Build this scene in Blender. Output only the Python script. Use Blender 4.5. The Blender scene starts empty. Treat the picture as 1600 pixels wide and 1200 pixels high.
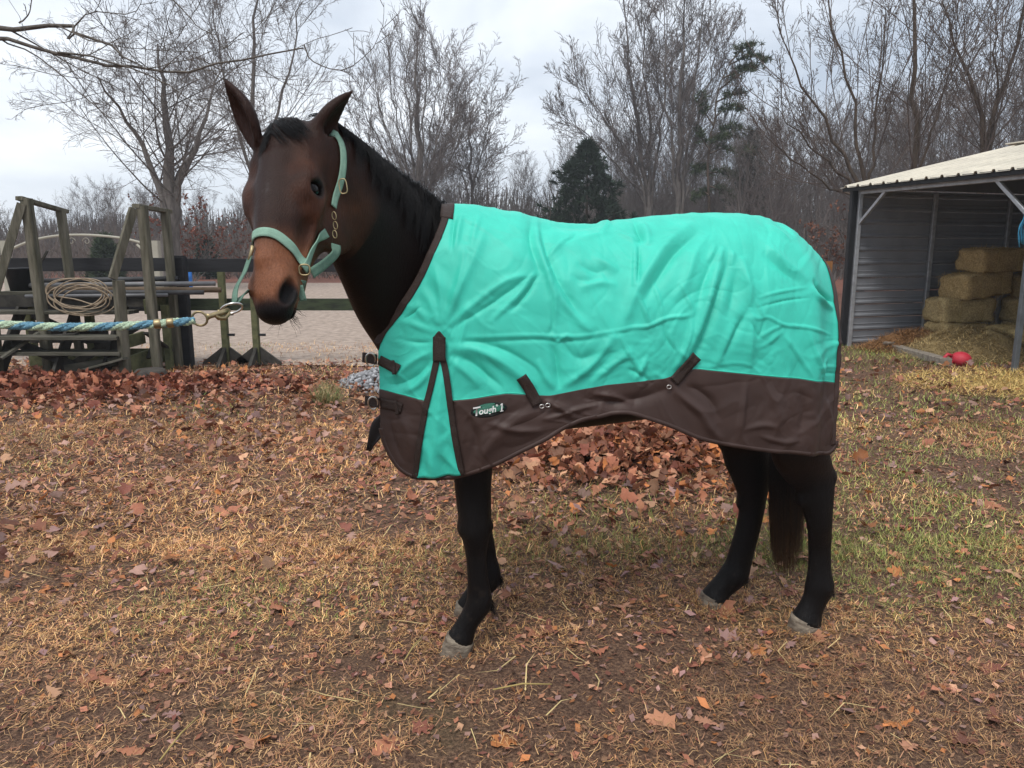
import bpy, bmesh, math, random
import numpy as np
from mathutils import Vector, Matrix

# ------------------------------------------------------------------ camera, sky, sun, exposure
scene = bpy.context.scene
COL = scene.collection
F_PX, CU, CV = 1164.0, 800.0, 600.0          # the photograph's focal length and centre, in its own 1600x1200 pixels
CAM_H, PITCH = 1.45, math.radians(10.2)
cam_data = bpy.data.cameras.new('camera')
cam_data.sensor_width = 36.0
cam_data.lens = 36.0 * F_PX / 1600.0
cam_data.clip_start = 0.05
cam_data.clip_end = 2000.0
cam = bpy.data.objects.new('camera', cam_data)
cam.location = (0, 0, CAM_H)
cam.rotation_euler = (math.pi / 2 - PITCH, 0, 0)
COL.objects.link(cam)
scene.camera = cam

SUN_EL, SUN_AZ = math.radians(60), math.radians(-155)   # overcast: the soft glow comes from behind the camera, a little to its left
world = bpy.data.worlds.new('World')
scene.world = world
world.use_nodes = True
wn, wl = world.node_tree.nodes, world.node_tree.links
wn.clear()
w_out = wn.new('ShaderNodeOutputWorld')
w_bg = wn.new('ShaderNodeBackground')
w_bg.inputs['Strength'].default_value = 0.1
w_sky = wn.new('ShaderNodeTexSky')
w_sky.sky_type = 'NISHITA'
w_sky.sun_disc = False
w_sky.sun_elevation = SUN_EL
w_sky.sun_rotation = SUN_AZ
w_tc = wn.new('ShaderNodeTexCoord')
w_map = wn.new('ShaderNodeMapping')
w_map.inputs['Scale'].default_value = (1.0, 1.0, 2.6)
w_map.inputs['Location'].default_value = (0.35, 0.1, 0.4)
w_no = wn.new('ShaderNodeTexNoise')
w_no.inputs['Scale'].default_value = 2.1
w_no.inputs['Detail'].default_value = 6.0
w_no.inputs['Roughness'].default_value = 0.52
w_no.inputs['Distortion'].default_value = 0.35
w_ramp = wn.new('ShaderNodeValToRGB')
w_ramp.color_ramp.elements[0].position = 0.36
w_ramp.color_ramp.elements[0].color = (3.1, 3.55, 4.2, 1)
w_ramp.color_ramp.elements[1].position = 0.70
w_ramp.color_ramp.elements[1].color = (7.2, 7.45, 7.75, 1)
w_mix = wn.new('ShaderNodeMixRGB')
w_mix.inputs['Fac'].default_value = 0.93     # the cloud cover over the clear sky
wl.new(w_tc.outputs['Generated'], w_map.inputs['Vector'])
wl.new(w_map.outputs['Vector'], w_no.inputs['Vector'])
wl.new(w_no.outputs['Fac'], w_ramp.inputs['Fac'])
wl.new(w_sky.outputs['Color'], w_mix.inputs['Color1'])
wl.new(w_ramp.outputs['Color'], w_mix.inputs['Color2'])
wl.new(w_mix.outputs['Color'], w_bg.inputs['Color'])
wl.new(w_bg.outputs['Background'], w_out.inputs['Surface'])

sun_data = bpy.data.lights.new('sun', 'SUN')
sun_data.energy = 1.5
sun_data.angle = math.radians(20)
sun_data.color = (1.0, 0.97, 0.92)
sun = bpy.data.objects.new('sun', sun_data)
_sd = Vector((math.sin(SUN_AZ) * math.cos(SUN_EL), math.cos(SUN_AZ) * math.cos(SUN_EL), math.sin(SUN_EL)))
sun.rotation_euler = _sd.to_track_quat('Z', 'Y').to_euler()
sun.location = (0, 0, 30)
COL.objects.link(sun)

vs = scene.view_settings
vs.view_transform = 'Standard'
vs.look = 'None'
vs.exposure = 0.9
vs.gamma = 1.0
vs.use_curve_mapping = False
scene.render.engine = 'CYCLES'
scene.cycles.use_denoising = True
scene.cycles.max_bounces = 6
scene.cycles.diffuse_bounces = 3
scene.cycles.glossy_bounces = 3
scene.cycles.transparent_max_bounces = 6
scene.render.film_transparent = False

# ------------------------------------------------------------------ helpers
rng = np.random.default_rng(11)
_cp, _sp = math.cos(PITCH), math.sin(PITCH)
CAMP = np.array([0, 0, CAM_H])
AX_R = np.array([1.0, 0, 0]); AX_U = np.array([0, _sp, _cp]); AX_F = np.array([0, _cp, -_sp])

def W(u, v, zc):
    """the place in the world seen at photo pixel (u, v), zc metres in front of the camera"""
    return CAMP + zc * ((u - CU) / F_PX * AX_R + (CV - v) / F_PX * AX_U + AX_F)

def G(u, v, z=0.0):
    """the place at height z seen at photo pixel (u, v)"""
    d = (u - CU) / F_PX * AX_R + (CV - v) / F_PX * AX_U + AX_F
    return CAMP + d * ((z - CAM_H) / d[2])

def atY(u, v, y):
    d = (u - CU) / F_PX * AX_R + (CV - v) / F_PX * AX_U + AX_F
    return CAMP + d * (y / d[1])

def proj(P):
    P = np.asarray(P, float) - CAMP
    z = P @ AX_F
    return CU + F_PX * (P @ AX_R) / z, CV - F_PX * (P @ AX_U) / z

def setp(o, label=None, cat=None, group=None, kind=None):
    if label: o['label'] = label
    if cat: o['category'] = cat
    if group: o['group'] = group
    if kind: o['kind'] = kind
    return o

def empty(name, loc=(0, 0, 0), rz=0.0):
    o = bpy.data.objects.new(name, None)
    o.empty_display_size = 0.1
    o.location = loc
    o.rotation_euler = (0, 0, rz)
    COL.objects.link(o)
    return o

def raw_mesh(name, V, faces, mat=None, smooth=False, cols=None, uv=None):
    """faces: one array (n,3)/(n,4) or a list of such arrays"""
    V = np.asarray(V, np.float32)
    if not isinstance(faces, (list, tuple)): faces = [faces]
    faces = [np.asarray(f, np.int32) for f in faces if len(f)]
    me = bpy.data.meshes.new(name)
    me.vertices.add(len(V)); me.vertices.foreach_set('co', V.ravel())
    loops = np.concatenate([f.ravel() for f in faces])
    sizes = np.concatenate([np.full(len(f), f.shape[1], np.int32) for f in faces])
    starts = np.concatenate([[0], np.cumsum(sizes)[:-1]]).astype(np.int32)
    me.loops.add(len(loops)); me.loops.foreach_set('vertex_index', loops)
    me.polygons.add(len(sizes))
    me.polygons.foreach_set('loop_start', starts)
    me.polygons.foreach_set('loop_total', sizes)
    if smooth: me.polygons.foreach_set('use_smooth', np.ones(len(sizes), bool))
    me.update(calc_edges=True)
    if cols is not None:
        a = me.color_attributes.new('col', 'FLOAT_COLOR', 'POINT')
        c = np.ones((len(V), 4), np.float32); c[:, :3] = cols
        a.data.foreach_set('color', c.ravel())
    if mat is not None: me.materials.append(mat)
    return me

def obj(name, me, parent=None, loc=None):
    o = bpy.data.objects.new(name, me)
    COL.objects.link(o)
    if parent is not None: o.parent = parent
    if loc is not None: o.location = loc
    return o

def copy_tree(o, parent=None):
    c = o.copy(); COL.objects.link(c); c.parent = parent
    for ch in list(o.children): copy_tree(ch, c)
    return c

class MB:
    """collects boxes, bars, tubes and sheets; build() links them as ONE mesh object"""
    def __init__(s): s.v = []; s.f = []
    def add(s, V, F):
        b = len(s.v); s.v.extend([tuple(map(float, p)) for p in V])
        s.f.extend([tuple(b + i for i in f) for f in F]); return s
    def bar(s, a, b, w, h, up=(0, 0, 1), bev=0.0):
        """a square bar from a to b, w wide, h high"""
        a, b, up = np.array(a, float), np.array(b, float), np.array(up, float)
        d = (b - a) / np.linalg.norm(b - a)
        x = np.cross(d, up)
        if np.linalg.norm(x) < 1e-4: x = np.cross(d, (0, 1, 0))
        x /= np.linalg.norm(x); y = np.cross(x, d)
        bev = bev or min(w, h) * 0.09
        ring = [(-w/2+bev, -h/2), (w/2-bev, -h/2), (w/2, -h/2+bev), (w/2, h/2-bev), (w/2-bev, h/2), (-w/2+bev, h/2), (-w/2, h/2-bev), (-w/2, -h/2+bev)]
        V = [a + x*p + y*q for p, q in ring] + [b + x*p + y*q for p, q in ring]
        F = [(i, (i+1) % 8, 8+(i+1) % 8, 8+i) for i in range(8)] + [tuple(range(7, -1, -1)), tuple(range(8, 16))]
        return s.add(V, F)
    def tube(s, P, r, n=8, cap=True, close=False):
        P = np.asarray(P, float); m = len(P)
        r = np.full(m, r, float) if np.isscalar(r) else np.asarray(r, float)
        V, F = sweep(P, r, n, close)
        F = [tuple(f) for f in F]
        if cap and not close: F += [tuple(range(n-1, -1, -1)), tuple(range((m-1)*n, m*n))]
        return s.add(V, F)
    def build(s, name, mat, parent=None, smooth=False, loc=None):
        me = bpy.data.meshes.new(name)
        me.from_pydata(s.v, [], s.f)
        if smooth: me.polygons.foreach_set('use_smooth', np.ones(len(me.polygons), bool))
        me.materials.append(mat); me.update()
        return obj(name, me, parent, loc)

def sweep(P, r, n=8, close=False, phase=0.0):
    P = np.asarray(P, float); m = len(P)
    T = np.gradient(P, axis=0) if not close else np.roll(P, -1, 0) - np.roll(P, 1, 0)
    T /= np.linalg.norm(T, axis=1)[:, None] + 1e-12
    ref = np.array([0, 0, 1.0]) if abs(T[0, 2]) < 0.9 else np.array([1.0, 0, 0])
    V = np.zeros((m, n, 3)); x = np.cross(T[0], ref); x /= np.linalg.norm(x)
    ang = np.arange(n) * 2 * math.pi / n + phase
    for i in range(m):
        x = x - T[i] * (x @ T[i]); x /= np.linalg.norm(x) + 1e-12
        y = np.cross(T[i], x)
        V[i] = P[i] + r[i] * (np.cos(ang)[:, None] * x + np.sin(ang)[:, None] * y)
    idx = np.arange(m * n).reshape(m, n)
    nx = np.roll(idx, -1, 1)
    if close: F = np.stack([idx, nx, np.roll(nx, -1, 0), np.roll(idx, -1, 0)], -1).reshape(-1, 4)
    else: F = np.stack([idx[:-1], nx[:-1], nx[1:], idx[1:]], -1).reshape(-1, 4)
    return V.reshape(-1, 3), F

def spline(P, m, closed=False):
    """Catmull-Rom through the rows of P, resampled to m rows"""
    P = np.asarray(P, float)
    if closed: P = np.vstack([P[-1], P, P[0], P[1]]); k = len(P) - 3
    else: P = np.vstack([2*P[0]-P[1], P, 2*P[-1]-P[-2]]); k = len(P) - 3
    t = np.linspace(0, k, m, endpoint=not closed); i = np.minimum(t.astype(int), k - 1); f = (t - i)[:, None]
    a, b, c, d = P[i], P[i+1], P[i+2], P[i+3]
    return 0.5 * (2*b + (c-a)*f + (2*a-5*b+4*c-d)*f**2 + (3*b-a-3*c+d)*f**3)

def smoothstep(a, b, x):
    t = np.clip((x - a) / (b - a), 0, 1); return t * t * (3 - 2 * t)

def vnoise(P, seed=0):
    """smooth value noise for arrays of 2-D or 3-D points, about -1..1"""
    P = np.asarray(P, float)
    if P.shape[1] == 2: P = np.c_[P, np.zeros(len(P))]
    I = np.floor(P).astype(np.int64); f = P - I; f = f * f * (3 - 2 * f)
    out = np.zeros(len(P))
    for dx in (0, 1):
        for dy in (0, 1):
            for dz in (0, 1):
                h = (I[:, 0]+dx) * 374761393 + (I[:, 1]+dy) * 668265263 + (I[:, 2]+dz) * 2147483647 + seed * 1274126177
                h = (h ^ (h >> 13)) * 1274126177 & 0x7fffffff
                h = ((h ^ (h >> 16)) & 0xffff) / 32767.5 - 1
                w = np.where(dx, f[:, 0], 1-f[:, 0]) * np.where(dy, f[:, 1], 1-f[:, 1]) * np.where(dz, f[:, 2], 1-f[:, 2])
                out += w * h
    return out

def uv_ball0(c, r, nu=24, nv=16):
    V = [(c[0] + r*math.sin(math.pi*i/nv)*math.cos(2*math.pi*j/nu), c[1] + r*math.sin(math.pi*i/nv)*math.sin(2*math.pi*j/nu), c[2] + r*math.cos(math.pi*i/nv)) for i in range(nv+1) for j in range(nu)]
    return V, [(i*nu+j, (i+1)*nu+j, (i+1)*nu+(j+1) % nu, i*nu+(j+1) % nu) for i in range(nv) for j in range(nu)]

# ------------------------------------------------------------------ materials
def mat(name, base, rough=0.7, spec=0.3, metal=0.0, var=0.0, var_scale=20.0, dark=None, bump=0.0, bump_scale=60.0, stretch=(1, 1, 1), attr=False, sheen=0.0, coat=0.0, trans=0.0, detail=4.0):
    """a procedural material: colour varied by noise, fine relief by bump; attr=True multiplies in the piece's own colour attribute"""
    m = bpy.data.materials.new(name); m.use_nodes = True
    n, l = m.node_tree.nodes, m.node_tree.links
    b = n['Principled BSDF']
    b.inputs['Roughness'].default_value = rough
    b.inputs['Specular IOR Level'].default_value = spec
    b.inputs['Metallic'].default_value = metal
    if sheen: b.inputs['Sheen Weight'].default_value = sheen; b.inputs['Sheen Roughness'].default_value = 0.5
    if coat: b.inputs['Coat Weight'].default_value = coat
    base = tuple(base)[:3] + (1,)
    tc = n.new('ShaderNodeTexCoord'); mp = n.new('ShaderNodeMapping'); mp.inputs['Scale'].default_value = stretch
    l.new(tc.outputs['Object'], mp.inputs['Vector'])
    src = None
    if attr:
        at = n.new('ShaderNodeAttribute'); at.attribute_name = 'col'; src = at.outputs['Color']
    if var or dark:
        no = n.new('ShaderNodeTexNoise'); no.inputs['Scale'].default_value = var_scale; no.inputs['Detail'].default_value = detail
        no.inputs['Roughness'].default_value = 0.6
        l.new(mp.outputs['Vector'], no.inputs['Vector'])
        rp = n.new('ShaderNodeValToRGB'); rp.color_ramp.elements[0].position = 0.32; rp.color_ramp.elements[1].position = 0.70
        lo = dark if dark else [c * (1 - var) for c in base[:3]]
        hi = base[:3] if dark else [min(1, c * (1 + var)) for c in base[:3]]
        rp.color_ramp.elements[0].color = tuple(lo)[:3] + (1,); rp.color_ramp.elements[1].color = tuple(hi) + (1,)
        l.new(no.outputs['Fac'], rp.inputs['Fac'])
        if src is not None:
            mx = n.new('ShaderNodeMixRGB'); mx.blend_type = 'MULTIPLY'; mx.inputs['Fac'].default_value = 1
            l.new(src, mx.inputs['Color1']); l.new(rp.outputs['Color'], mx.inputs['Color2']); src = mx.outputs['Color']
        else: src = rp.outputs['Color']
    if src is not None: l.new(src, b.inputs['Base Color'])
    else: b.inputs['Base Color'].default_value = base
    if bump:
        nb = n.new('ShaderNodeTexNoise'); nb.inputs['Scale'].default_value = bump_scale; nb.inputs['Detail'].default_value = 4
        l.new(mp.outputs['Vector'], nb.inputs['Vector'])
        bp = n.new('ShaderNodeBump'); bp.inputs['Strength'].default_value = min(1, bump); bp.inputs['Distance'].default_value = 0.01
        l.new(nb.outputs['Fac'], bp.inputs['Height']); l.new(bp.outputs['Normal'], b.inputs['Normal'])
    if trans:
        tr = n.new('ShaderNodeBsdfTranslucent'); ms = n.new('ShaderNodeMixShader'); ms.inputs['Fac'].default_value = trans
        if src is not None: l.new(src, tr.inputs['Color'])
        else: tr.inputs['Color'].default_value = base
        l.new(b.outputs['BSDF'], ms.inputs[1]); l.new(tr.outputs['BSDF'], ms.inputs[2]); l.new(ms.outputs['Shader'], n['Material Output'].inputs['Surface'])
    return m

# ------------------------------------------------------------------ ground, arena
PILE = G(955, 705)[:2] + np.array([0.05, -0.15])
def gh(x, y):
    """height of the ground"""
    x = np.asarray(x, float); y = np.asarray(y, float)
    P = np.stack([x.ravel(), y.ravel()], 1)
    h = .012 * vnoise(P * .9, 71) + .008 * vnoise(P * 3.1, 72) + .004 * vnoise(P * 9, 73)
    h = h * (1 - smoothstep(9.5, 12, P[:, 1]))
    return h.reshape(x.shape)

def ground_material():
    m = bpy.data.materials.new('ground'); m.use_nodes = True
    n, l = m.node_tree.nodes, m.node_tree.links; b = n['Principled BSDF']
    b.inputs['Roughness'].default_value = .85; b.inputs['Specular IOR Level'].default_value = .2
    geo = n.new('ShaderNodeNewGeometry')
    def noise(scale, det=5, rough=.6, seed=0):
        no = n.new('ShaderNodeTexNoise'); no.inputs['Scale'].default_value = scale; no.inputs['Detail'].default_value = det; no.inputs['Roughness'].default_value = rough
        mp = n.new('ShaderNodeMapping'); mp.inputs['Location'].default_value = (seed * 7.3, seed * 3.1, 0)
        l.new(geo.outputs['Position'], mp.inputs['Vector']); l.new(mp.outputs['Vector'], no.inputs['Vector']); return no.outputs['Fac']
    def ramp(src, *st):
        r = n.new('ShaderNodeValToRGB'); e = r.color_ramp.elements
        while len(e) < len(st): e.new(.5)
        for k, (p, c) in enumerate(st): e[k].position = p; e[k].color = tuple(c) + (1,)
        l.new(src, r.inputs['Fac']); return r.outputs['Color']
    def mix(f, a, c):
        x = n.new('ShaderNodeMixRGB'); l.new(f, x.inputs['Fac']); l.new(a, x.inputs['Color1']); l.new(c, x.inputs['Color2']); return x.outputs['Color']
    fine = ramp(noise(85, 7, .8), (.33, (.020, .012, .009)), (.47, (.088, .048, .032)), (.61, (.22, .130, .080)), (.76, (.46, .31, .18)))
    green = ramp(noise(48, 6, .75, 2), (.30, (.020, .022, .010)), (.50, (.075, .080, .026)), (.72, (.17, .16, .06)))
    fac = ramp(noise(1.1, 4, .6, 3), (.58, (0, 0, 0)), (.74, (.45, .45, .45)))
    c = mix(fac, fine, green)
    far = ramp(noise(6, 6, .7, 4), (.35, (.085, .030, .022)), (.65, (.20, .085, .055)))
    sep = n.new('ShaderNodeSeparateXYZ'); l.new(geo.outputs['Position'], sep.inputs['Vector'])
    mr = n.new('ShaderNodeMapRange'); mr.inputs['From Min'].default_value = 14; mr.inputs['From Max'].default_value = 26
    l.new(sep.outputs['Y'], mr.inputs['Value'])
    c = mix(mr.outputs['Result'], c, far)
    l.new(c, b.inputs['Base Color'])
    bp = n.new('ShaderNodeBump'); bp.inputs['Strength'].default_value = .9; bp.inputs['Distance'].default_value = .012
    l.new(noise(70, 6, .75), bp.inputs['Height']); l.new(bp.outputs['Normal'], b.inputs['Normal'])
    return m

def spaced(a, b, near0, near1, step, grow=1.25):
    c = list(np.arange(near0, near1 + 1e-6, step)); s = step; x = c[-1]
    while x < b: s *= grow; x += s; c.append(min(x, b))
    s = step; x = c[0]; pre = []
    while x > a: s *= grow; x -= s; pre.append(max(x, a))
    return np.array(pre[::-1] + c)
gx = spaced(-200, 200, -5.5, 7.0, .07); gy = spaced(-30, 300, 1.2, 10.5, .07)
GXX, GYY = np.meshgrid(gx, gy, indexing='ij')
ground = obj('ground', raw_mesh('ground', np.stack([GXX, GYY, gh(GXX, GYY)], -1).reshape(-1, 3), np.concatenate([np.stack([i, i+len(gy), i+len(gy)+1, i+1], -1) for i in [(np.arange((len(gx)-1)*len(gy)).reshape(-1, len(gy))[:, :-1]).ravel()]]), ground_material(), True))
setp(ground, 'muddy ground with dead grass and leaves', None, None, 'structure')

# the riding arena: a sheet of grey-tan sand and stone
M_sand = mat('arena sand', (0.42, 0.335, 0.275), 0.9, 0.2, dark=(0.20, 0.155, 0.125), var_scale=9, bump=.8, bump_scale=16, detail=10)
ax = np.linspace(-45, 1.5, 60); ay = np.concatenate([np.linspace(9.30, 12, 12), np.linspace(13, 33, 30)])
AXX, AYY = np.meshgrid(ax, ay, indexing='ij')
edge = .12 * vnoise(np.stack([AXX.ravel() * 1.3, AYY.ravel()], 1), 5).reshape(AXX.shape) * (AYY < 9.4)
AZ = .016 + np.clip((AYY - 9.3) / .6, 0, 1) * .012
arena = obj('arena', raw_mesh('arena', np.stack([AXX, AYY + edge, AZ], -1).reshape(-1, 3), np.stack([i for i in [None] if i] or [np.arange((59)*42).reshape(59, 42)[:, :-1].ravel() + k for k in (0, 42, 43, 1)], -1), M_sand, True))
setp(arena, 'pale sand riding arena behind the fence', None, None, 'structure')

# ------------------------------------------------------------------ trees
def grow(seed, stems, levels, wig=.12):
    """bare branching: stems [(path, r0, r1)], levels of dicts; returns a list of (paths, radii, sides)"""
    g = np.random.default_rng(seed); out = []
    P = np.stack([spline(np.array(p, float), 14) for p, _, _ in stems]); R = np.stack([(np.linspace(0, 1, 14)**.75)*(b*.45 - a*.60) + a*.60 for _, a, b in stems])
    k = np.linspace(0, 1, 14)[None, :, None]
    P = P + g.normal(0, 1, P.shape) * (np.linalg.norm(P[:, -1] - P[:, 0], axis=1)[:, None, None] * .006) * (k > .05)
    out.append((P, R, 8))
    for lv in levels:
        n = lv['n'] * len(P)
        par = np.repeat(np.arange(len(P)), lv['n'])
        t = lv['t0'] + (1 - lv['t0']) * ((np.tile(np.arange(lv['n']), len(P)) + g.random(n)) / lv['n']) ** lv.get('tp', 1.0)
        m0 = P.shape[1] - 1; f = np.clip(t * m0, 0, m0 - 1e-3); i = f.astype(int); f = (f - i)[:, None]
        start = P[par, i] * (1 - f) + P[par, i+1] * f
        tan = P[par, i+1] - P[par, i]; tan /= np.linalg.norm(tan, axis=1)[:, None] + 1e-9
        rad = R[par, i] * (1 - f[:, 0]) + R[par, i+1] * f[:, 0]
        plen = np.linalg.norm(np.diff(P, axis=1), axis=2).sum(1)[par]
        ref = g.normal(0, 1, (n, 3)); ref -= tan * (ref * tan).sum(1)[:, None]; ref /= np.linalg.norm(ref, axis=1)[:, None] + 1e-9
        an = np.radians(g.normal(lv['ang'], lv.get('angs', 9), n))[:, None]
        d = tan * np.cos(an) + ref * np.sin(an)
        L = plen * lv['len'] * g.uniform(.65, 1.2, n) * (1 - lv.get('fall', .5) * t)
        m = lv['m']; Q = np.zeros((n, m, 3)); Q[:, 0] = start; p = start
        step = (L / (m - 1))[:, None]
        for s in range(1, m):
            d = d + g.normal(0, wig * lv.get('wig', 1), (n, 3)); d[:, 2] += lv.get('up', .1)
            d /= np.linalg.norm(d, axis=1)[:, None]
            p = p + d * step; Q[:, s] = p
        r0 = np.minimum(rad * lv['r'], rad * .95)
        RR = r0[:, None] * np.linspace(1, lv.get('taper', .35), m)[None, :]
        RR = np.maximum(RR, lv.get('rmin', .004))
        out.append((Q, RR, lv['s'])); P, R = Q, RR
    return out

def tubes(parts):
    """(paths (n,m,3), radii, sides) -> vertices, faces, all at once"""
    VV, FF, b = [], [], 0
    for P, R, s in parts:
        n, m, _ = P.shape
        T = np.gradient(P, axis=1); T /= np.linalg.norm(T, axis=2)[..., None] + 1e-9
        x = np.cross(T, np.array([.37, .81, .23])); x /= np.linalg.norm(x, axis=2)[..., None] + 1e-9; y = np.cross(T, x)
        a = np.arange(s) * 2 * math.pi / s
        V = P[:, :, None] + R[:, :, None, None] * (np.cos(a)[:, None] * x[:, :, None] + np.sin(a)[:, None] * y[:, :, None])
        i = np.arange(n*m*s).reshape(n, m, s); j = np.roll(i, -1, 2)
        f_ = np.stack([i[:, :-1], j[:, :-1], j[:, 1:], i[:, 1:]], -1)
        if s == 2: f_ = f_[:, :, :1]
        FF.append(f_.reshape(-1, 4) + b)
        VV.append(V.reshape(-1, 3)); b += n*m*s
    return np.concatenate(VV), np.concatenate(FF)

M_bark = mat('grey bark', (0.17, 0.15, 0.138), 0.9, 0.15, dark=(0.072, 0.062, 0.057), var_scale=7, bump=.9, bump_scale=14, stretch=(1, 1, .25))
M_twig = mat('bare twigs', (0.125, 0.105, 0.098), 0.9, 0.1, var=.25, var_scale=2)
M_bark2 = mat('brown bark', (0.105, 0.078, 0.058), 0.9, 0.15, dark=(0.045, 0.034, 0.027), var_scale=9, bump=.9, bump_scale=18, stretch=(1, 1, .25))
M_twig2 = mat('brown twigs', (0.115, 0.090, 0.078), 0.9, 0.1, var=.25, var_scale=2)

def bare_tree(name, loc, parts, split, label, mats=(0, 1), group=None):
    mats = (M_bark, M_twig) if mats == (0, 1) else mats
    t = empty(name, loc)
    V, F = tubes(parts[:split]); obj('trunk', raw_mesh('trunk', V, F, mats[0], True), t)
    V, F = tubes(parts[split:]); obj('crown', raw_mesh('crown', V, F, mats[1], False), t)
    setp(t, label, 'tree', group); return t

def at_d(u, v, d):
    p = atY(u, v, d); return p
def base(u, d): p = atY(u, 400, d); return np.array([p[0], d, 0.0])

def stem(u0, d, pts, r0, r1):
    """a stem given by photo pixels at distance d, relative to the tree's foot"""
    b = base(u0, d)
    P = [np.zeros(3) if q is None else at_d(q[0], q[1], d + (q[2] if len(q) > 2 else 0)) - b for q in pts]
    return (P, r0, r1)

# 1 the spreading oak at the left
d = 27; u0 = 265
st = [stem(u0, d, [None, (266, 320), (262, 240), (258, 160), (250, 70)], .56, .06), stem(u0, d, [None, (275, 330), (292, 260), (318, 190), (345, 110, 2)], .36, .05), stem(u0, d, [None, (258, 330), (235, 260), (200, 190), (150, 120, -2)], .34, .05)]
oak = grow(3, st, [dict(n=15, t0=.24, ang=58, len=.66, fall=.45, m=10, s=5, r=.27, up=.035, wig=.75, taper=.18, rmin=.012), dict(n=10, t0=.12, ang=42, len=.42, fall=.4, m=7, s=3, r=.42, up=.02, wig=.75, rmin=.007), dict(n=7, t0=.12, ang=42, len=.46, fall=.3, m=5, s=3, r=.5, up=.02, wig=.75, rmin=.0048), dict(n=3, t0=.2, ang=40, len=.6, fall=.3, m=3, s=2, r=.7, up=.02, wig=.9, rmin=.0042)])
bare_tree('bare_oak', base(u0, d), oak, 2, 'wide spreading bare oak behind the wooden steps')
# 2 the taller one behind the horse's ears
d = 33; u0 = 402
st = [stem(u0, d, [None, (402, 280), (396, 160), (400, 40), (405, -80)], .30, .05), stem(u0, d, [None, (405, 290), (430, 190), (455, 90), (470, 0)], .2, .04), stem(u0, d, [None, (398, 300), (372, 200), (345, 100), (330, 10)], .2, .04)]
t2 = grow(8, st, [dict(n=13, t0=.22, ang=46, len=.50, fall=.5, m=9, s=5, r=.27, up=.10, taper=.18, rmin=.012), dict(n=9, t0=.12, ang=38, len=.44, fall=.4, m=6, s=3, r=.42, up=.08, rmin=.0075, wig=.75), dict(n=6, t0=.12, ang=38, len=.47, fall=.3, m=5, s=3, r=.5, up=.05, rmin=.0055, wig=.75), dict(n=3, t0=.2, ang=38, len=.6, fall=.3, m=3, s=2, r=.7, up=.04, rmin=.005, wig=.7)])
bare_tree('bare_tree', base(u0, d), t2, 2, "tall bare tree directly behind the horse's ears")
# 3 the broom-shaped one
d = 44; u0 = 655
st = [stem(u0, d, [None, (654, 290), (652, 190), (650, 110), (650, 44)], .46, .04)]
for q, (ux, vt, dd) in enumerate(((-108, 218, 0), (-102, 172, .8), (-90, 126, -.8), (-70, 92, .9), (-46, 66, -.9), (-20, 50, .8), (16, 50, -.8), (38, 66, .9), (56, 94, -.8), (68, 132, .6), (76, 184, -.4), (-60, 130, 2.2), (44, 126, 2.2), (-14, 84, 2.4), (-80, 190, 2.0), (54, 196, 1.8))):
    st.append(stem(u0, d, [None, (654 + ux*.10, 322), (652 + ux*.55, 322 - (322 - vt)*.42, dd), (650 + ux*.88, 322 - (322 - vt)*.74, dd*1.6), (650 + ux, vt, dd*2)], .15, .02))
t3 = grow(4, st, [dict(n=12, t0=.2, ang=26, len=.28, fall=.5, m=8, s=3, r=.36, up=.07, taper=.25, rmin=.012, wig=.7), dict(n=10, t0=.08, ang=30, len=.46, fall=.35, m=5, s=2, r=.5, up=.05, rmin=.0085, wig=.7), dict(n=5, t0=.1, ang=32, len=.55, fall=.3, m=3, s=2, r=.6, up=.04, rmin=.0075, wig=.7)])
bare_tree('bare_tree', base(u0, d), t3, 1, 'bare broom-shaped tree with a rounded top above the mane')
# 4 its smaller neighbour
d = 48; u0 = 736
st = [stem(u0, d, [None, (737, 300), (735, 220), (732, 120)], .26, .04), stem(u0, d, [None, (740, 310), (752, 240), (768, 170)], .16, .03), stem(u0, d, [None, (732, 315), (715, 250), (700, 190)], .16, .03)]
t4 = grow(14, st, [dict(n=14, t0=.2, ang=46, len=.48, fall=.45, m=8, s=4, r=.27, up=.06, taper=.2, rmin=.015, wig=.75), dict(n=9, t0=.12, ang=40, len=.45, fall=.4, m=6, s=3, r=.45, up=.05, rmin=.010, wig=.75), dict(n=6, t0=.12, ang=40, len=.47, fall=.3, m=4, s=2, r=.55, up=.04, rmin=.009, wig=.75), dict(n=2, t0=.2, ang=38, len=.6, fall=.3, m=3, s=2, r=.7, up=.05, rmin=.0075, wig=.8)])
bare_tree('bare_tree', base(u0, d), t4, 1, 'small bare tree beside the broom-shaped one, above the withers')
# 5, 6 the tall pair over the back
d = 46; u0 = 1015
st = [stem(u0, d, [None, (1012, 300), (998, 200), (985, 110), (978, 0)], .40, .05), stem(u0, d, [None, (1010, 320), (985, 250), (940, 180), (900, 120)], .22, .03), stem(u0, d, [None, (1016, 300), (1014, 210), (1006, 120), (1000, 10)], .26, .04), stem(u0, d, [None, (1010, 330), (970, 270), (925, 215), (885, 190)], .18, .03), stem(u0, d, [None, (1018, 310), (1030, 230), (1032, 150), (1026, 40)], .26, .04)]
t5 = grow(5, st, [dict(n=14, t0=.22, ang=32, len=.40, fall=.5, m=9, s=4, r=.27, up=.10, taper=.2, rmin=.015), dict(n=9, t0=.12, ang=34, len=.46, fall=.4, m=6, s=3, r=.45, up=.10, rmin=.010, wig=.75), dict(n=6, t0=.12, ang=34, len=.52, fall=.3, m=4, s=2, r=.55, up=.08, rmin=.008, wig=.9), dict(n=2, t0=.2, ang=34, len=.65, fall=.3, m=3, s=2, r=.7, up=.08, rmin=.0075, wig=.7)])
bare_tree('bare_tree', base(u0, d), t5, 1, 'tall bare tree leaning leftwards, above the middle of the back')
d = 44; u0 = 1058
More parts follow.
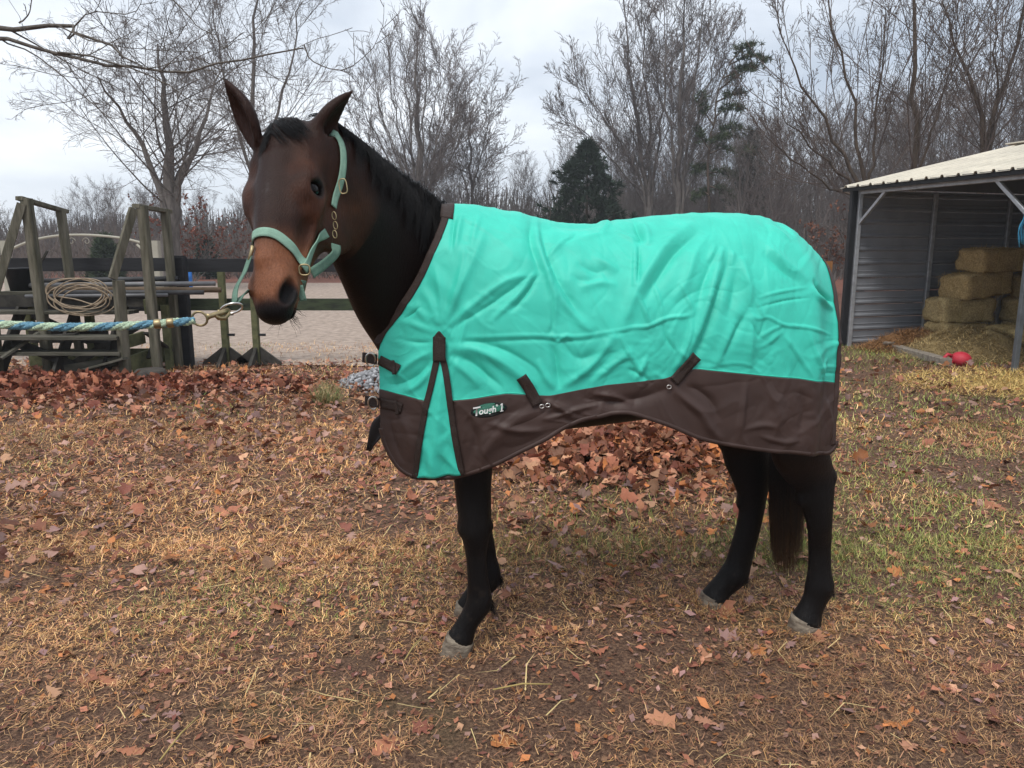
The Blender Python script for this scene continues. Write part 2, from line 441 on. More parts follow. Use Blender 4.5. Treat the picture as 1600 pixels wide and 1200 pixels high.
st = [stem(u0, d, [None, (1060, 290), (1064, 190), (1068, 90), (1070, -30)], .42, .05), stem(u0, d, [None, (1056, 300), (1046, 210), (1040, 120), (1040, 10)], .26, .04), stem(u0, d, [None, (1066, 300), (1090, 210), (1108, 130), (1125, 60)], .24, .04), stem(u0, d, [None, (1062, 300), (1080, 200), (1090, 100), (1100, -10)], .24, .04), stem(u0, d, [None, (1070, 310), (1100, 250), (1130, 190), (1150, 130)], .16, .03)]
t6 = grow(6, st, [dict(n=14, t0=.22, ang=30, len=.36, fall=.5, m=9, s=4, r=.27, up=.12, taper=.2, rmin=.015), dict(n=9, t0=.12, ang=34, len=.46, fall=.4, m=6, s=3, r=.45, up=.10, rmin=.010, wig=.75), dict(n=6, t0=.12, ang=34, len=.52, fall=.3, m=4, s=2, r=.55, up=.08, rmin=.008, wig=.9), dict(n=2, t0=.2, ang=34, len=.65, fall=.3, m=3, s=2, r=.7, up=.08, rmin=.0075, wig=.7)])
bare_tree('bare_tree', base(u0, d), t6, 1, 'tallest bare tree, several straight stems, just left of the pine')
# 7.. the trees by the shed, near enough to show buds
lv_b = [dict(n=12, t0=.2, ang=38, len=.50, fall=.45, m=9, s=5, r=.27, up=.09, taper=.2, rmin=.010), dict(n=8, t0=.12, ang=38, len=.42, fall=.4, m=7, s=3, r=.42, up=.07, rmin=.006, wig=.75), dict(n=6, t0=.15, ang=38, len=.44, fall=.3, m=4, s=3, r=.5, up=.06, rmin=.0042, wig=.75), dict(n=2, t0=.2, ang=38, len=.5, fall=.3, m=3, s=2, r=.7, up=.05, rmin=.0038, wig=.75)]
d = 20; u0 = 1428
t7 = grow(7, wig=.06, stems=[stem(u0, d, [None, (1430, 260), (1428, 130), (1432, 0), (1436, -120)], .17, .05), stem(u0, d, [None, (1430, 300), (1452, 220), (1480, 130), (1505, 40)], .09, .02)], levels=lv_b)
bare_tree('bare_tree', base(u0, d), t7, 1, "straight grey bare tree rising behind the shed roof's left end", (M_bark2, M_twig2))
d = 19; u0 = 1352
st = [stem(u0, d, [None, (1345, 310), (1315, 240), (1275, 170), (1235, 90), (1215, 40)], .12, .02), stem(u0, d, [None, (1350, 300), (1340, 220), (1325, 130), (1300, 30), (1290, -40)], .12, .02), stem(u0, d, [None, (1342, 320), (1300, 260), (1250, 215), (1205, 160)], .10, .015), stem(u0, d, [None, (1356, 300), (1368, 220), (1375, 120), (1385, 10)], .10, .02), stem(u0, d, [None, (1340, 325), (1290, 290), (1240, 250), (1200, 215)], .08, .015)]
t8 = grow(9, st, [dict(lv_b[0], ang=30, n=9, len=.42), lv_b[1], dict(lv_b[2], n=5), lv_b[3]], .065)
bare_tree('bare_tree', base(u0, d), t8, 1, 'many-stemmed bare tree fanning out left of the shed', (M_bark2, M_twig2))
d = 21; u0 = 1535
t9 = grow(10, wig=.06, stems=[stem(u0, d, [None, (1532, 270), (1542, 225), (1565, 140), (1590, 60), (1610, -40)], .2, .05), stem(u0, d, [None, (1530, 275), (1538, 228), (1525, 150), (1500, 80), (1470, 0)], .2, .04), stem(u0, d, [None, (1532, 280), (1548, 220), (1556, 120), (1552, 20)], .12, .03)], levels=lv_b)
bare_tree('bare_tree', base(u0, d), t9, 1, 'forked brown bare tree standing directly above the shed roof', (M_bark2, M_twig2))

# --- the limb that hangs into the top left corner, its trunk outside the picture
d0 = 5.2
lb = np.array([-6.6, 5.6, 0.0])
def LP(u, v, dd=0): return atY(u, v, d0 + dd) - lb
sm = [([(0, 0, 0), (.03, 0, 1.2), (.08, -.05, 2.4), (.1, -.1, 3.6), (.05, 0, 5.0)], .26, .12), ([(.08, -.05, 2.3), (.4, -.2, 2.9), LP(-160, 24), LP(-60, 40), LP(0, 42), LP(70, 36), LP(120, 48), LP(175, 82), LP(230, 107)], .055, .010),
      ([LP(-140, 40), LP(0, 60), LP(55, 75), LP(120, 88), LP(190, 103), LP(258, 113), LP(330, 107), LP(400, 92), LP(475, 70)], .026, .010),
      ([LP(90, 82), LP(160, 92), LP(235, 118), LP(270, 138), LP(310, 165), LP(360, 190)], .013, .004),
      ([LP(475, 70), LP(484, 90), LP(505, 104), LP(545, 107), LP(578, 80), LP(598, 40), LP(600, 5)], .0085, .003),
      ([LP(120, 50), LP(105, 60), LP(140, 20), LP(210, 20), LP(225, -30)], .011, .004), ([LP(30, 36), LP(45, 20), LP(52, -20)], .010, .004), ([LP(330, 107), LP(345, 122), LP(390, 150), LP(420, 168)], .008, .003),
      ([LP(270, 0), LP(310, 40), LP(350, 75), LP(362, 100)], .008, .003), ([LP(230, 107), LP(300, 92), LP(380, 60), LP(420, 30)], .006, .003), ([LP(0, 60), LP(60, 90), LP(130, 150), LP(190, 200), LP(240, 240)], .010, .003)]
limb = grow(31, [(p, a, b) for p, a, b in sm], [dict(n=5, t0=.35, ang=48, len=.26, fall=.3, m=6, s=5, r=.42, up=.02, wig=.75, rmin=.0022, taper=.3), dict(n=3, t0=.2, ang=45, len=.5, fall=.3, m=5, s=4, r=.6, up=.03, wig=1.8, rmin=.0016, taper=.5)])
M_limb = mat('limb bark', (0.155, 0.135, 0.115), 0.85, 0.2, dark=(0.062, 0.052, 0.045), var_scale=30, bump=.8, bump_scale=60)
bare_tree('overhanging_tree', lb, limb, 1, 'bare crooked limb reaching in from the top left corner', (M_limb, M_limb))

# --- evergreens
def needles(g, C, n, ln, wd, dirs=None, spread=1.0):
    """n blades round each centre in C"""
    k = len(C) * n; c = np.repeat(C, n, 0)
    d = g.normal(0, 1, (k, 3)) * spread
    if dirs is not None: d += np.repeat(dirs, n, 0)
    d /= np.linalg.norm(d, axis=1)[:, None]
    s = np.cross(d, g.normal(0, 1, (k, 3))); s /= np.linalg.norm(s, axis=1)[:, None]
    L = (ln * g.uniform(.5, 1.2, k))[:, None]; c = c + d * L * g.uniform(-.2, .3, (k, 1))
    V = np.stack([c - s*wd, c + s*wd, c + d*L], 1).reshape(-1, 3)
    return V, np.arange(3*k).reshape(-1, 3)
M_cedar = mat('cedar foliage', (0.030, 0.048, 0.030), 0.8, 0.15, dark=(0.016, 0.028, 0.019), var_scale=3)
M_pine = mat('pine needles', (0.060, 0.078, 0.034), 0.8, 0.15, dark=(0.024, 0.036, 0.020), var_scale=2)
def cedar(name, u, d, v_top, half_px, label, seed, n=900, mt=None, vbase=400):
    g = np.random.default_rng(seed); b = base(u, d); H = at_d(u, v_top, d)[2]; Rm = half_px * d / F_PX
    t = empty(name, b)
    m_ = MB(); m_.tube([(0, 0, 0), (.02, 0, H*.5), (0, .02, H*.96)], [.11, .07, .02], 7); m_.build('trunk', M_bark2, t, True)
    z = g.random(n)**1.35; prof = np.interp(z, [0, .12, .45, .8, 1], [.85, 1, .82, .45, .04])
    a = g.random(n)*2*math.pi; r = np.sqrt(g.uniform(.25, 1, n)) * prof * Rm * (1 + .28*np.sin(a*3 + z*21 + seed) + .22*np.sin(a*7 - z*33))
    C = np.stack([r*np.cos(a), r*np.sin(a), z*H*.98 + .15], 1)
    dr = np.stack([np.cos(a)*.8, np.sin(a)*.8, np.full(n, .45)], 1)
    V, F = needles(g, C, 26, .34, .032, dr, .75); obj('crown', raw_mesh('crown', V, F, mt or M_cedar), t)
    setp(t, label, 'tree'); return t
cedar('evergreen_tree', 915, 40, 224, 70, 'dense dark evergreen rising above the dip of the blanket', 1, 1250)
cedar('evergreen_tree', 1166, 47, 205, 36, 'dark evergreen half hidden to the right of the pine', 2, 420)
cedar('evergreen_shrub', 165, 36, 372, 22, 'small green shrub seen under the cream arch', 3, 200, mat('shrub leaves', (0.060, 0.085, 0.040), 0.8, 0.15, dark=(0.025, 0.038, 0.020), var_scale=3))
cedar('evergreen_shrub', 322, 38, 376, 18, 'small dark shrub just right of the wooden steps', 4, 160)
# the ragged pine
d = 43; u0 = 1108; b = base(u0, d)
st = [stem(u0, d, [None, (1107, 330), (1109, 250), (1114, 190), (1124, 140), (1146, 88)], .19, .04)]
g_ = np.random.default_rng(44)
limbs_px = [[(1124, 140), (1150, 120), (1185, 102), (1196, 94)], [(1130, 122), (1160, 108), (1180, 112)], [(1140, 98), (1160, 78), (1172, 72)], [(1138, 102), (1165, 90), (1188, 88)], [(1116, 185), (1135, 170), (1160, 172)], [(1114, 195), (1098, 170), (1092, 150)], [(1112, 215), (1140, 200), (1166, 205)], [(1110, 240), (1130, 232), (1160, 240), (1175, 232)], [(1109, 235), (1096, 215), (1086, 200)], [(1108, 270), (1130, 270), (1150, 282)], [(1108, 290), (1128, 300), (1150, 318)], [(1108, 265), (1095, 262), (1086, 270)], [(1118, 160), (1140, 150), (1165, 145)], [(1108, 305), (1098, 300), (1085, 312)], [(1110, 225), (1128, 215), (1150, 216)]]
for L_ in limbs_px: st.append(([at_d(x, y, d + g_.normal(0, .5)) - b for x, y in L_], .05, .015))
pt = empty('pine_tree', b); V, F = tubes(grow(45, st[:1], [])); obj('trunk', raw_mesh('trunk', V, F, M_bark2, True), pt)
PL = np.stack([spline(np.array(p), 14) for p, _, _ in st[1:]])
V, F = tubes([(PL, np.tile(np.linspace(.05, .012, 14), (len(PL), 1)), 4)]); obj('limbs', raw_mesh('limbs', V, F, M_bark2, True), pt)
C = PL[:, 4:].reshape(-1, 3); C = np.concatenate([C + g_.normal(0, .16, C.shape) * np.array([1, 1, .5]) for _ in range(3)]); C[:, 2] += .06
V, F = needles(g_, C, 16, .34, .026, np.tile(np.array([.3, 0, .5]), (len(C), 1))); obj('crown', raw_mesh('crown', V, F, M_pine), pt)
setp(pt, 'ragged one-sided pine with tufts of needles on its right', 'pine tree')

# --- young beech that keeps its rusty leaves
def leafy(u, d, v_top, half_px, label, seed, nl, col):
    g = np.random.default_rng(seed); b = base(u, d); H = at_d(u, v_top, d)[2]; Rm = half_px * d / F_PX
    sp = [([(0, 0, 0), (.05, 0, H*.4), (g.normal(0, .2), 0, H)], .05, .012)] + [([(0, 0, .05), (g.normal(0, Rm*.3), g.normal(0, Rm*.3), H*.45), (g.normal(0, Rm*.6), g.normal(0, Rm*.6), H*.85)], .035, .01) for _ in range(4)]
    pr = grow(seed, sp, [dict(n=9, t0=.2, ang=55, len=.42, fall=.4, m=6, s=4, r=.45, up=.03, rmin=.010), dict(n=6, t0=.2, ang=45, len=.5, fall=.3, m=4, s=3, r=.5, up=.02, rmin=.007)])
    t = bare_tree('young_beech', b, pr, 1, label)
    C = pr[-1][0][:, 1:].reshape(-1, 3); C = C[g.choice(len(C), min(nl, len(C)), False)]
    V, F = needles(g, C, 3, .11, .045, np.tile(np.array([0, 0, -.6]), (len(C), 1)))
    obj('leaves', raw_mesh('leaves', V, F, mat('rusty leaves', col, .8, .15, var=.4, var_scale=3)), t); return t
leafy(300, 31, 318, 62, 'young beech with rusty leaves at the foot of the oak', 61, 420, (0.17, 0.060, 0.040))
leafy(372, 34, 345, 40, "young beech with a few rusty leaves left of the horse's face", 62, 220, (0.17, 0.060, 0.040))
leafy(1292, 24, 330, 34, 'thin reddish sapling beside the left corner of the shed', 63, 160, (0.16, 0.07, 0.045))

# --- the far wood: a few kinds, many trees
protos = []
for k in range(6):
    g = np.random.default_rng(100 + k); H = 1.0
    sp = [([(0, 0, 0), (g.normal(0, .012), g.normal(0, .012), .35), (g.normal(0, .03), g.normal(0, .03), .7), (g.normal(0, .04), g.normal(0, .04), 1)], .0125, .002)]
    if k % 2: sp.append(([(0, 0, .1), (g.normal(0, .05), g.normal(0, .05), .45), (g.normal(0, .1), g.normal(0, .1), .88)], .008, .002))
    pr = grow(200 + k, sp, [dict(n=20, t0=.22, ang=36, len=.34, fall=.55, m=6, s=3, r=.36, up=.10, taper=.3, rmin=.0010), dict(n=9, t0=.12, ang=34, len=.48, fall=.4, m=4, s=2, r=.5, up=.08, rmin=.0007, wig=.75), dict(n=4, t0=.2, ang=36, len=.5, fall=.3, m=3, s=2, r=.7, up=.06, rmin=.0006, wig=.75)])
    V, F = tubes(pr[:1]); a_ = raw_mesh('trunk', V, F, M_bark, True); V, F = tubes(pr[1:]); c_ = raw_mesh('crown', V, F, M_twig)
    protos.append((a_, c_))
TOPS = np.array([(-150, 300), (0, 318), (90, 315), (160, 300), (260, 300), (360, 290), (480, 270), (560, 265), (640, 250), (720, 240), (780, 235), (830, 262), (860, 258), (890, 225), (960, 215), (1060, 215), (1160, 215), (1190, 190), (1260, 180), (1330, 185), (1400, 165), (1480, 150), (1560, 110), (1650, 90), (1760, 90)], float)
g = np.random.default_rng(77)
n_far = 292
uu = np.concatenate([g.uniform(-140, 700, 122), g.uniform(700, 1180, 70), g.uniform(1150, 1740, n_far - 192)])
for u in uu:
    d = g.uniform(46, 74) if u < 1150 else g.uniform(34, 66)
    vt = np.interp(u, TOPS[:, 0], TOPS[:, 1]) + abs(g.normal(0, 22)) - 6
    b = base(u, d); H = at_d(u, vt, d)[2] / .97
    a_, c_ = protos[int(g.integers(6))]
    t = empty('woodland_tree', b, g.uniform(0, 6.28)); s = H; w = g.uniform(.85, 1.25)
    t.scale = (s*w, s*w, s)
    obj('trunk', a_, t); obj('crown', c_, t)
    setp(t, 'slender bare tree of the far wood', 'tree', 'slender bare trees of the far wood')

# the depth of the wood and its undergrowth, which nobody could count
g = np.random.default_rng(78)
def brush(n, name, label, dr, hr, mt, umin=-260, umax=1860, m=5, r=.02, lean=.25, topk=None, sides=3):
    u = g.uniform(umin, umax, n); d = g.uniform(*dr, n); b = np.stack([(u - CU) / F_PX * d, d, np.zeros(n)], 1)
    H = g.uniform(*hr, n)
    if topk is not None:
        vt = np.interp(u, TOPS[:, 0], TOPS[:, 1]); H = np.array([at_d(a, c, e)[2] for a, c, e in zip(u, vt, d)]) * g.uniform(.55, 1.0, n) * topk
    d3 = np.stack([g.normal(0, lean, n), g.normal(0, lean, n), np.ones(n)], 1); P = np.zeros((n, m, 3)); P[:, 0] = b; p = b
    for s in range(1, m):
        d3 = d3 + g.normal(0, .16, (n, 3)); dd = d3 / np.linalg.norm(d3, axis=1)[:, None]; p = p + dd * (H / (m-1))[:, None]; P[:, s] = p
    R = (r * g.uniform(.5, 1.4, n))[:, None] * np.linspace(1, .3, m)[None]
    V, F = tubes([(P, R, sides)]); o = obj(name, raw_mesh(name, V, F, mt)); setp(o, label, None, None, 'stuff'); return o
brush(9000, 'far_wood', 'mass of bare trunks deep in the far wood', (64, 105), (8, 14), M_bark, r=.10, lean=.05, topk=.74, m=3)
brush(15000, 'undergrowth', 'tangle of bare brown brush at the edge of the wood', (38, 60), (.8, 3.6), M_twig2, r=.022, lean=.45, m=4, sides=2)

# ------------------------------------------------------------------ shed with hay
M_roofm = mat('cream roof metal', (0.56, 0.515, 0.425), 0.45, 0.4, var=.16, var_scale=2.5, bump=.15, bump_scale=20, stretch=(1, .3, 1))
M_wallm = mat('grey siding metal', (0.21, 0.22, 0.24), 0.45, 0.45, var=.10, var_scale=3, bump=.1, bump_scale=12)
M_galv = mat('galvanised tube', (0.36, 0.37, 0.385), 0.42, 0.5, metal=.55, var=.2, var_scale=12)
M_postm = mat('painted steel post', (0.085, 0.095, 0.105), 0.45, 0.4, var=.2, var_scale=12)
M_black = mat('black trim', (0.012, 0.013, 0.015), 0.5, 0.3, var=.2, var_scale=8)
_th = math.radians(18)
SA = np.array([5.127, 11.4, 0.0]); WD = np.array([math.cos(_th), math.sin(_th), 0]); FD = np.array([math.sin(_th), -math.cos(_th), 0]); UP = np.array([0, 0, 1.0])
def S(f, w, z): return SA + FD*f + WD*w + UP*z
shed = empty('hay_shed', tuple(SA)); setp(shed, 'open grey metal shed with a cream ribbed roof', 'shed')
class SB(MB):
    def build(s, name, mt, parent=shed, smooth=False):
        s.v = [tuple(np.array(p) - SA) for p in s.v]; return MB.build(s, name, mt, parent, smooth)
def sub(name):
    o = empty(name); o.parent = shed; return o
wall_, roof_, frame_ = sub('wall'), sub('roof'), sub('frame')
EAVE, RIDGEH, DEP, LEN_ = 2.36, 3.06, 6.4, 5.4
def siding(p0, dirv, length, z0, hgt, outn, name='siding_panel'):
    """one sheet of horizontally ribbed siding: flat pan with a raised rib at its foot"""
    prof = [(0, 0), (.018, .018), (.042, .018), (.060, 0), (hgt*.5-.012, 0), (hgt*.5, .006), (hgt*.5+.012, 0), (hgt-.004, 0)]
    m_ = SB(); V = []
    for e in (0, length):
        for z, o in prof: V.append(p0 + dirv*e + UP*(z0 + z) + outn*o)
        for z, o in reversed(prof): V.append(p0 + dirv*e + UP*(z0 + z) + outn*(o - .004))
    n = 2*len(prof); F = [(i, (i+1) % n, n + (i+1) % n, n + i) for i in range(n)] + [tuple(range(n-1, -1, -1)), tuple(range(n, 2*n))]
    m_.add(V, F); return m_.build(name, M_wallm, wall_)
k = 0; z = .03
while z < EAVE - .05:
    h_ = min(.2, EAVE - .03 - z)
    siding(S(0, .05, 0), WD, DEP - .1, z, h_, FD); siding(S(.05, DEP, 0), FD, LEN_ - .1, z, h_, -WD); siding(S(LEN_, .05, 0), WD, DEP - .1, z, h_, -FD)
    z += .2
m_ = SB(); m_.add([S(.0, .03, EAVE-.02), S(0, DEP-.03, EAVE-.02), S(0, DEP/2, RIDGEH-.04), S(.02, .03, EAVE-.02), S(.02, DEP-.03, EAVE-.02), S(.02, DEP/2, RIDGEH-.04)], [(0, 1, 2), (5, 4, 3), (0, 3, 4, 1), (1, 4, 5, 2), (2, 5, 3, 0)]); m_.build('gable_panel', M_wallm, wall_)
m_ = SB(); m_.add([S(LEN_, .03, EAVE-.02), S(LEN_, DEP-.03, EAVE-.02), S(LEN_, DEP/2, RIDGEH-.04), S(LEN_-.02, .03, EAVE-.02), S(LEN_-.02, DEP-.03, EAVE-.02), S(LEN_-.02, DEP/2, RIDGEH-.04)], [(0, 1, 2), (5, 4, 3), (0, 3, 4, 1), (1, 4, 5, 2), (2, 5, 3, 0)]); m_.build('gable_panel', M_wallm, wall_)
m_ = SB(); m_.bar(S(-.03, -.02, 0), S(-.03, -.02, EAVE-.03), .09, .10); m_.build('corner_trim', M_black, wall_)
for f_, w_ in ((.05, 0.03), (2.75, 0.03), (LEN_-.05, .03), (.06, 1.45), (.06, 3.0), (.06, 4.5), (.06, DEP-.06), (2.7, DEP-.08)):
    m_ = SB(); m_.bar(S(f_, w_, 0), S(f_, w_, EAVE-.06), .06, .06); m_.build('post', M_galv if f_ < 2 else M_postm, frame_)
m_ = SB(); m_.bar(S(0.0, 0.03, EAVE-.07), S(LEN_, 0.03, EAVE-.07), .06, .062); m_.build('header_beam', M_galv, frame_)
m_ = SB(); m_.bar(S(0, DEP-.03, EAVE-.07), S(LEN_, DEP-.03, EAVE-.07), .06, .06); m_.build('header_beam', M_galv, frame_)
for a_, b_ in ((S(.07, .03, EAVE-.52), S(.52, .03, EAVE-.09)), (S(2.70, .03, EAVE-.52), S(2.25, .03, EAVE-.09)), (S(2.80, .03, EAVE-.52), S(3.25, .03, EAVE-.09))):
    m_ = SB(); m_.bar(a_, b_, .045, .045, up=tuple(WD)); m_.build('knee_brace', M_galv, frame_)
for f_ in (.06, 1.9, 3.7, LEN_-.06):
    for wa, wb in ((.0, DEP/2), (DEP, DEP/2)):
        m_ = SB(); m_.bar(S(f_, wa, EAVE-.02), S(f_, wb, RIDGEH-.06), .05, .05); m_.build('rafter', M_galv, frame_)
# roof: ribbed sheets, each its own piece
pitch = (RIDGEH - EAVE) / (DEP/2); ov = .16; nsh = 6; shw = (LEN_ + .36) / nsh
for k in range(nsh):
    for side_ in (0, 1):
        prof = []; x = 0; rb = shw / 4
        for r in range(4): prof += [(r*rb, 0), (r*rb + rb*.36, 0), (r*rb + rb*.43, .034), (r*rb + rb*.57, .034), (r*rb + rb*.64, 0)]
        prof.append((shw - .004, 0)); V = []
        for wv in np.linspace(-ov, DEP/2, 6):
            zz = EAVE + (wv) * pitch + .035 + .006*k % .004
            for x, o in prof:
                w_ = wv if side_ == 0 else DEP - wv
                V.append(S(-.18 + k*shw + x, w_, zz + o))
        n = len(prof); F = [(i*n+j, i*n+j+1, (i+1)*n+j+1, (i+1)*n+j) for i in range(5) for j in range(n-1)]
        if side_: F = [f[::-1] for f in F]
        m_ = SB(); m_.add(V, F); o = m_.build('roof_sheet', M_roofm, roof_); md = o.modifiers.new('sheet thickness', 'SOLIDIFY'); md.thickness = .004
for k in range(4):
    m_ = SB(); m_.bar(S(-.2 + k*1.46, DEP/2, RIDGEH+.075), S(-.2 + (k+1)*1.46 - .01, DEP/2, RIDGEH+.075), .30, .02); m_.build('ridge_cap', M_roofm, roof_)
m_ = SB(); m_.bar(S(-.15, -.12, EAVE-.02), S(LEN_+.15, -.12, EAVE-.02), .02, .07); m_.build('fascia', M_black, roof_)
m_ = SB(); m_.bar(S(-.15, -.13, EAVE+.0), S(-.15, DEP/2, RIDGEH+.005), .02, .06); m_.build('fascia', M_black, roof_)
# earth floor is the ground; rope hanging from the middle post
hang = empty('hanging_rope', tuple(S(2.75, -.05, 1.4))); setp(hang, 'loose blue baling twine hanging on the shed post', 'rope')
M_btw = mat('blue twine', (0.04, 0.20, 0.33), .8, .2, var=.3, var_scale=60)
for k in range(9):
    a = rng.normal(0, .022, 2); P = spline(np.array([(a[0], a[1], .58), (a[0]*1.5 + .01, a[1], .42), (a[0]*2 - .02, a[1]*1.6, .27 + rng.normal(0, .03)), (a[0]*1.6, a[1]*1.2, .14 + rng.normal(0, .05))]), 10)
    m_ = MB(); m_.tube(P, .0065, 5); m_.build('twine_strand', M_btw, hang, True)

# hay bales: boxes of bound hay with ragged faces and loose stalks
M_hay = mat('hay', (1, 1, 1), 0.9, 0.15, dark=(.45, .42, .36), var_scale=45, bump=.9, bump_scale=70, attr=True, stretch=(1, 1, 1))
M_twine = mat('baling twine', (0.35, 0.26, 0.10), .8, .2)
def blades(P, D, L, Wd, cols, bend=.35, g=rng):
    """many narrow blades: P roots, D directions, L lengths; five vertices and two faces each"""
    n = len(P); D = D / np.linalg.norm(D, axis=1)[:, None]
    s = np.cross(D, np.tile([0.05, 0.03, 1.0], (n, 1))); s /= np.linalg.norm(s, axis=1)[:, None] + 1e-6
    b = g.normal(0, 1, (n, 3)); b -= D * (b*D).sum(1)[:, None]
    L = L[:, None]; Wd = Wd[:, None]
    mid = P + D*L*.5 + b*L*bend*.30; tip = P + D*L + b*L*bend*.1
    V = np.stack([P - s*Wd, P + s*Wd, mid + s*Wd*.8, mid - s*Wd*.8, tip], 1).reshape(-1, 3)
    i = np.arange(n)[:, None] * 5
    return V, [i + np.array([0, 1, 2, 3]), i + np.array([3, 2, 4])], np.repeat(cols, 5, 0)
def hay_bale(f, w, z, rz, lx, ly, lz, tint, label):
    tint = tuple(np.array(tint)*1.2); c = S(f, w, z); o = empty('hay_bale', tuple(c), math.atan2(WD[1], WD[0]) + rz*2.2); o.rotation_euler[0] = rng.normal(0, .03); o.rotation_euler[1] = rng.normal(0, .045)
    bm = bmesh.new(); bmesh.ops.create_cube(bm, size=1.0); bmesh.ops.subdivide_edges(bm, edges=bm.edges[:], cuts=9, use_grid_fill=True)
    V = np.array([v.co[:] for v in bm.verts]); 
    q = V*2; pw = (np.abs(q)**11).sum(1)**(1/11); V = V / np.maximum(pw, 1e-6)[:, None] * np.minimum(pw, 1)[:, None] * 1.0
    V = V * np.array([lx, ly, lz]); V[:, 2] += lz/2
    V += np.stack([vnoise(V*9 + 7*k + f*3, 80 + k) for k in range(3)], 1) * .022
    for sx in (-.22, .22): V *= (1 - .05*np.exp(-((V[:, :1] - sx*lx)/.02)**2)) ** np.array([[0, 1, .4]])
    for v, p in zip(bm.verts, V): v.co = p
    me = bpy.data.meshes.new('bale_body'); bm.to_mesh(me); bm.free()
    me.polygons.foreach_set('use_smooth', np.ones(len(me.polygons), bool))
    a = me.color_attributes.new('col', 'FLOAT_COLOR', 'POINT'); cc = np.ones((len(V), 4), np.float32); cc[:, :3] = np.array(tint) * (1 + .2*vnoise(V*30, 4)[:, None]); a.data.foreach_set('color', cc.ravel())
    me.materials.append(M_hay); obj('bale_body', me, o)
    n = 1500; P = (rng.random((n, 3)) - .5); ax = rng.integers(0, 3, n); P[np.arange(n), ax] = .5*np.sign(P[np.arange(n), ax]); N = np.zeros((n, 3)); N[np.arange(n), ax] = np.sign(P[np.arange(n), ax])
    P = P*np.array([lx, ly, lz])*.985 + np.array([0, 0, lz/2]); D = rng.normal(0, 1, (n, 3)) + N*.35
    Vb, Fb, Cb = blades(P, D, rng.uniform(.03, .09, n), rng.uniform(.0015, .003, n), np.array(tint) * rng.uniform(.7, 1.6, (n, 1)))
    obj('loose_stalks', raw_mesh('loose_stalks', Vb, Fb, M_hay, False, Cb), o)['kind'] = 'stuff'
    for sx in (-.22, .22):
        m_ = MB(); e = .006; m_.tube([(sx*lx, y, zz) for y, zz in ((-ly/2-e, .02), (-ly/2-e, lz-.02), (-ly/2+.03, lz+e), (ly/2-.03, lz+e), (ly/2+e, lz-.02), (ly/2+e, .02), (ly/2-.03, -e+.012), (-ly/2+.03, -e+.012))], .004, 5, close=True); m_.build('twine', M_twine, o)
    setp(o, label, 'hay bale', 'hay bales stacked in the shed'); return o
HAYC = (0.46, 0.345, 0.17)
hay_bale(.62, 1.47, 0.0, .05, .95, .46, .37, HAYC, 'hay bale at the foot of the stack against the siding')
hay_bale(.60, 1.54, .375, -.03, .95, .46, .37, (.48, .37, .19), 'hay bale second from the bottom of the stack')
hay_bale(.66, 1.77, .75, .04, 1.02, .50, .38, (.44, .32, .155), 'hay bale third up in the stack, the widest')
hay_bale(.70, 1.97, 1.135, .02, .98, .48, .34, (.42, .30, .145), 'topmost hay bale of the stack')
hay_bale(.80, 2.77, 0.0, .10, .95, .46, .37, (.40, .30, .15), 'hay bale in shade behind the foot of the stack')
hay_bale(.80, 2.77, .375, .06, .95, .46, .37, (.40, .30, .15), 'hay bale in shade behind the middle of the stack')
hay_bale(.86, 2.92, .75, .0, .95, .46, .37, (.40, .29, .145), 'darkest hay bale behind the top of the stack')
hay_bale(1.45, 1.67, 0.0, .5, .95, .46, .37, (.48, .37, .18), 'single hay bale lying nearest the steel post')
hay_bale(1.50, 2.12, .33, .3, .9, .46, .36, (.45, .34, .17), 'rounded hay bale resting on the one nearest the post')

# heap of loose old hay and the straw around it
def heap(c, rx, ry, h, n, name, label, cols, rz=0.0, seed=3):
    g = np.random.default_rng(seed); N = 40; t = np.linspace(0, 2*math.pi, N, endpoint=False); r = np.linspace(0, 1, 12)
    Rr, Tt = np.meshgrid(r, t, indexing='ij'); X = Rr*np.cos(Tt)*rx; Y = Rr*np.sin(Tt)*ry
    nz = vnoise(np.stack([X.ravel()*4, Y.ravel()*4], 1), seed).reshape(X.shape)
    Z = h*(1 - Rr**2)**1.3*(1 + .35*nz) - .02*Rr
    o = empty(name, tuple(c), rz)
    me = raw_mesh('heap_body', np.stack([X, Y, Z], -1).reshape(-1, 3), np.concatenate([np.stack([np.arange(N) + N*i, np.roll(np.arange(N), -1) + N*i, np.roll(np.arange(N), -1) + N*(i+1), np.arange(N) + N*(i+1)], -1) for i in range(11)])[:, ::-1], M_hay, True, np.tile(np.array(cols)*.6, (N*12, 1)))
    b_ = obj('heap_body', me, o)
    a = g.random(n)*6.283; rr = np.sqrt(g.random(n))*1.05; x, y = rr*np.cos(a)*rx, rr*np.sin(a)*ry
    z = h*np.clip(1 - rr**2, 0, 1)**1.3 + .005 + g.random(n)*.02
    D = np.stack([g.normal(0, 1, n), g.normal(0, 1, n), g.normal(0.1, .25, n)], 1)
    Vb, Fb, Cb = blades(np.stack([x, y, z], 1), D, g.uniform(.05, .16, n), g.uniform(.0018, .004, n), np.array(cols)*g.uniform(.5, 1.7, (n, 1)), g=g)
    obj('loose_stalks', raw_mesh('loose_stalks', Vb, Fb, M_hay, False, Cb), o)['kind'] = 'stuff'
    setp(o, label, 'hay heap'); return o
heap(S(.62, .75, 0), .95, .55, .26, 5000, 'hay_heap', 'reddish heap of old loose hay against the siding', (.36, .19, .085), _th, 3)
heap(S(1.35, 1.0, 0), 1.15, .85, .36, 8000, 'hay_heap', 'pale loose hay in front of the bales by the post', (.47, .35, .17), _th, 5)
sh = np.array([6.0, 8.0, 0.0])
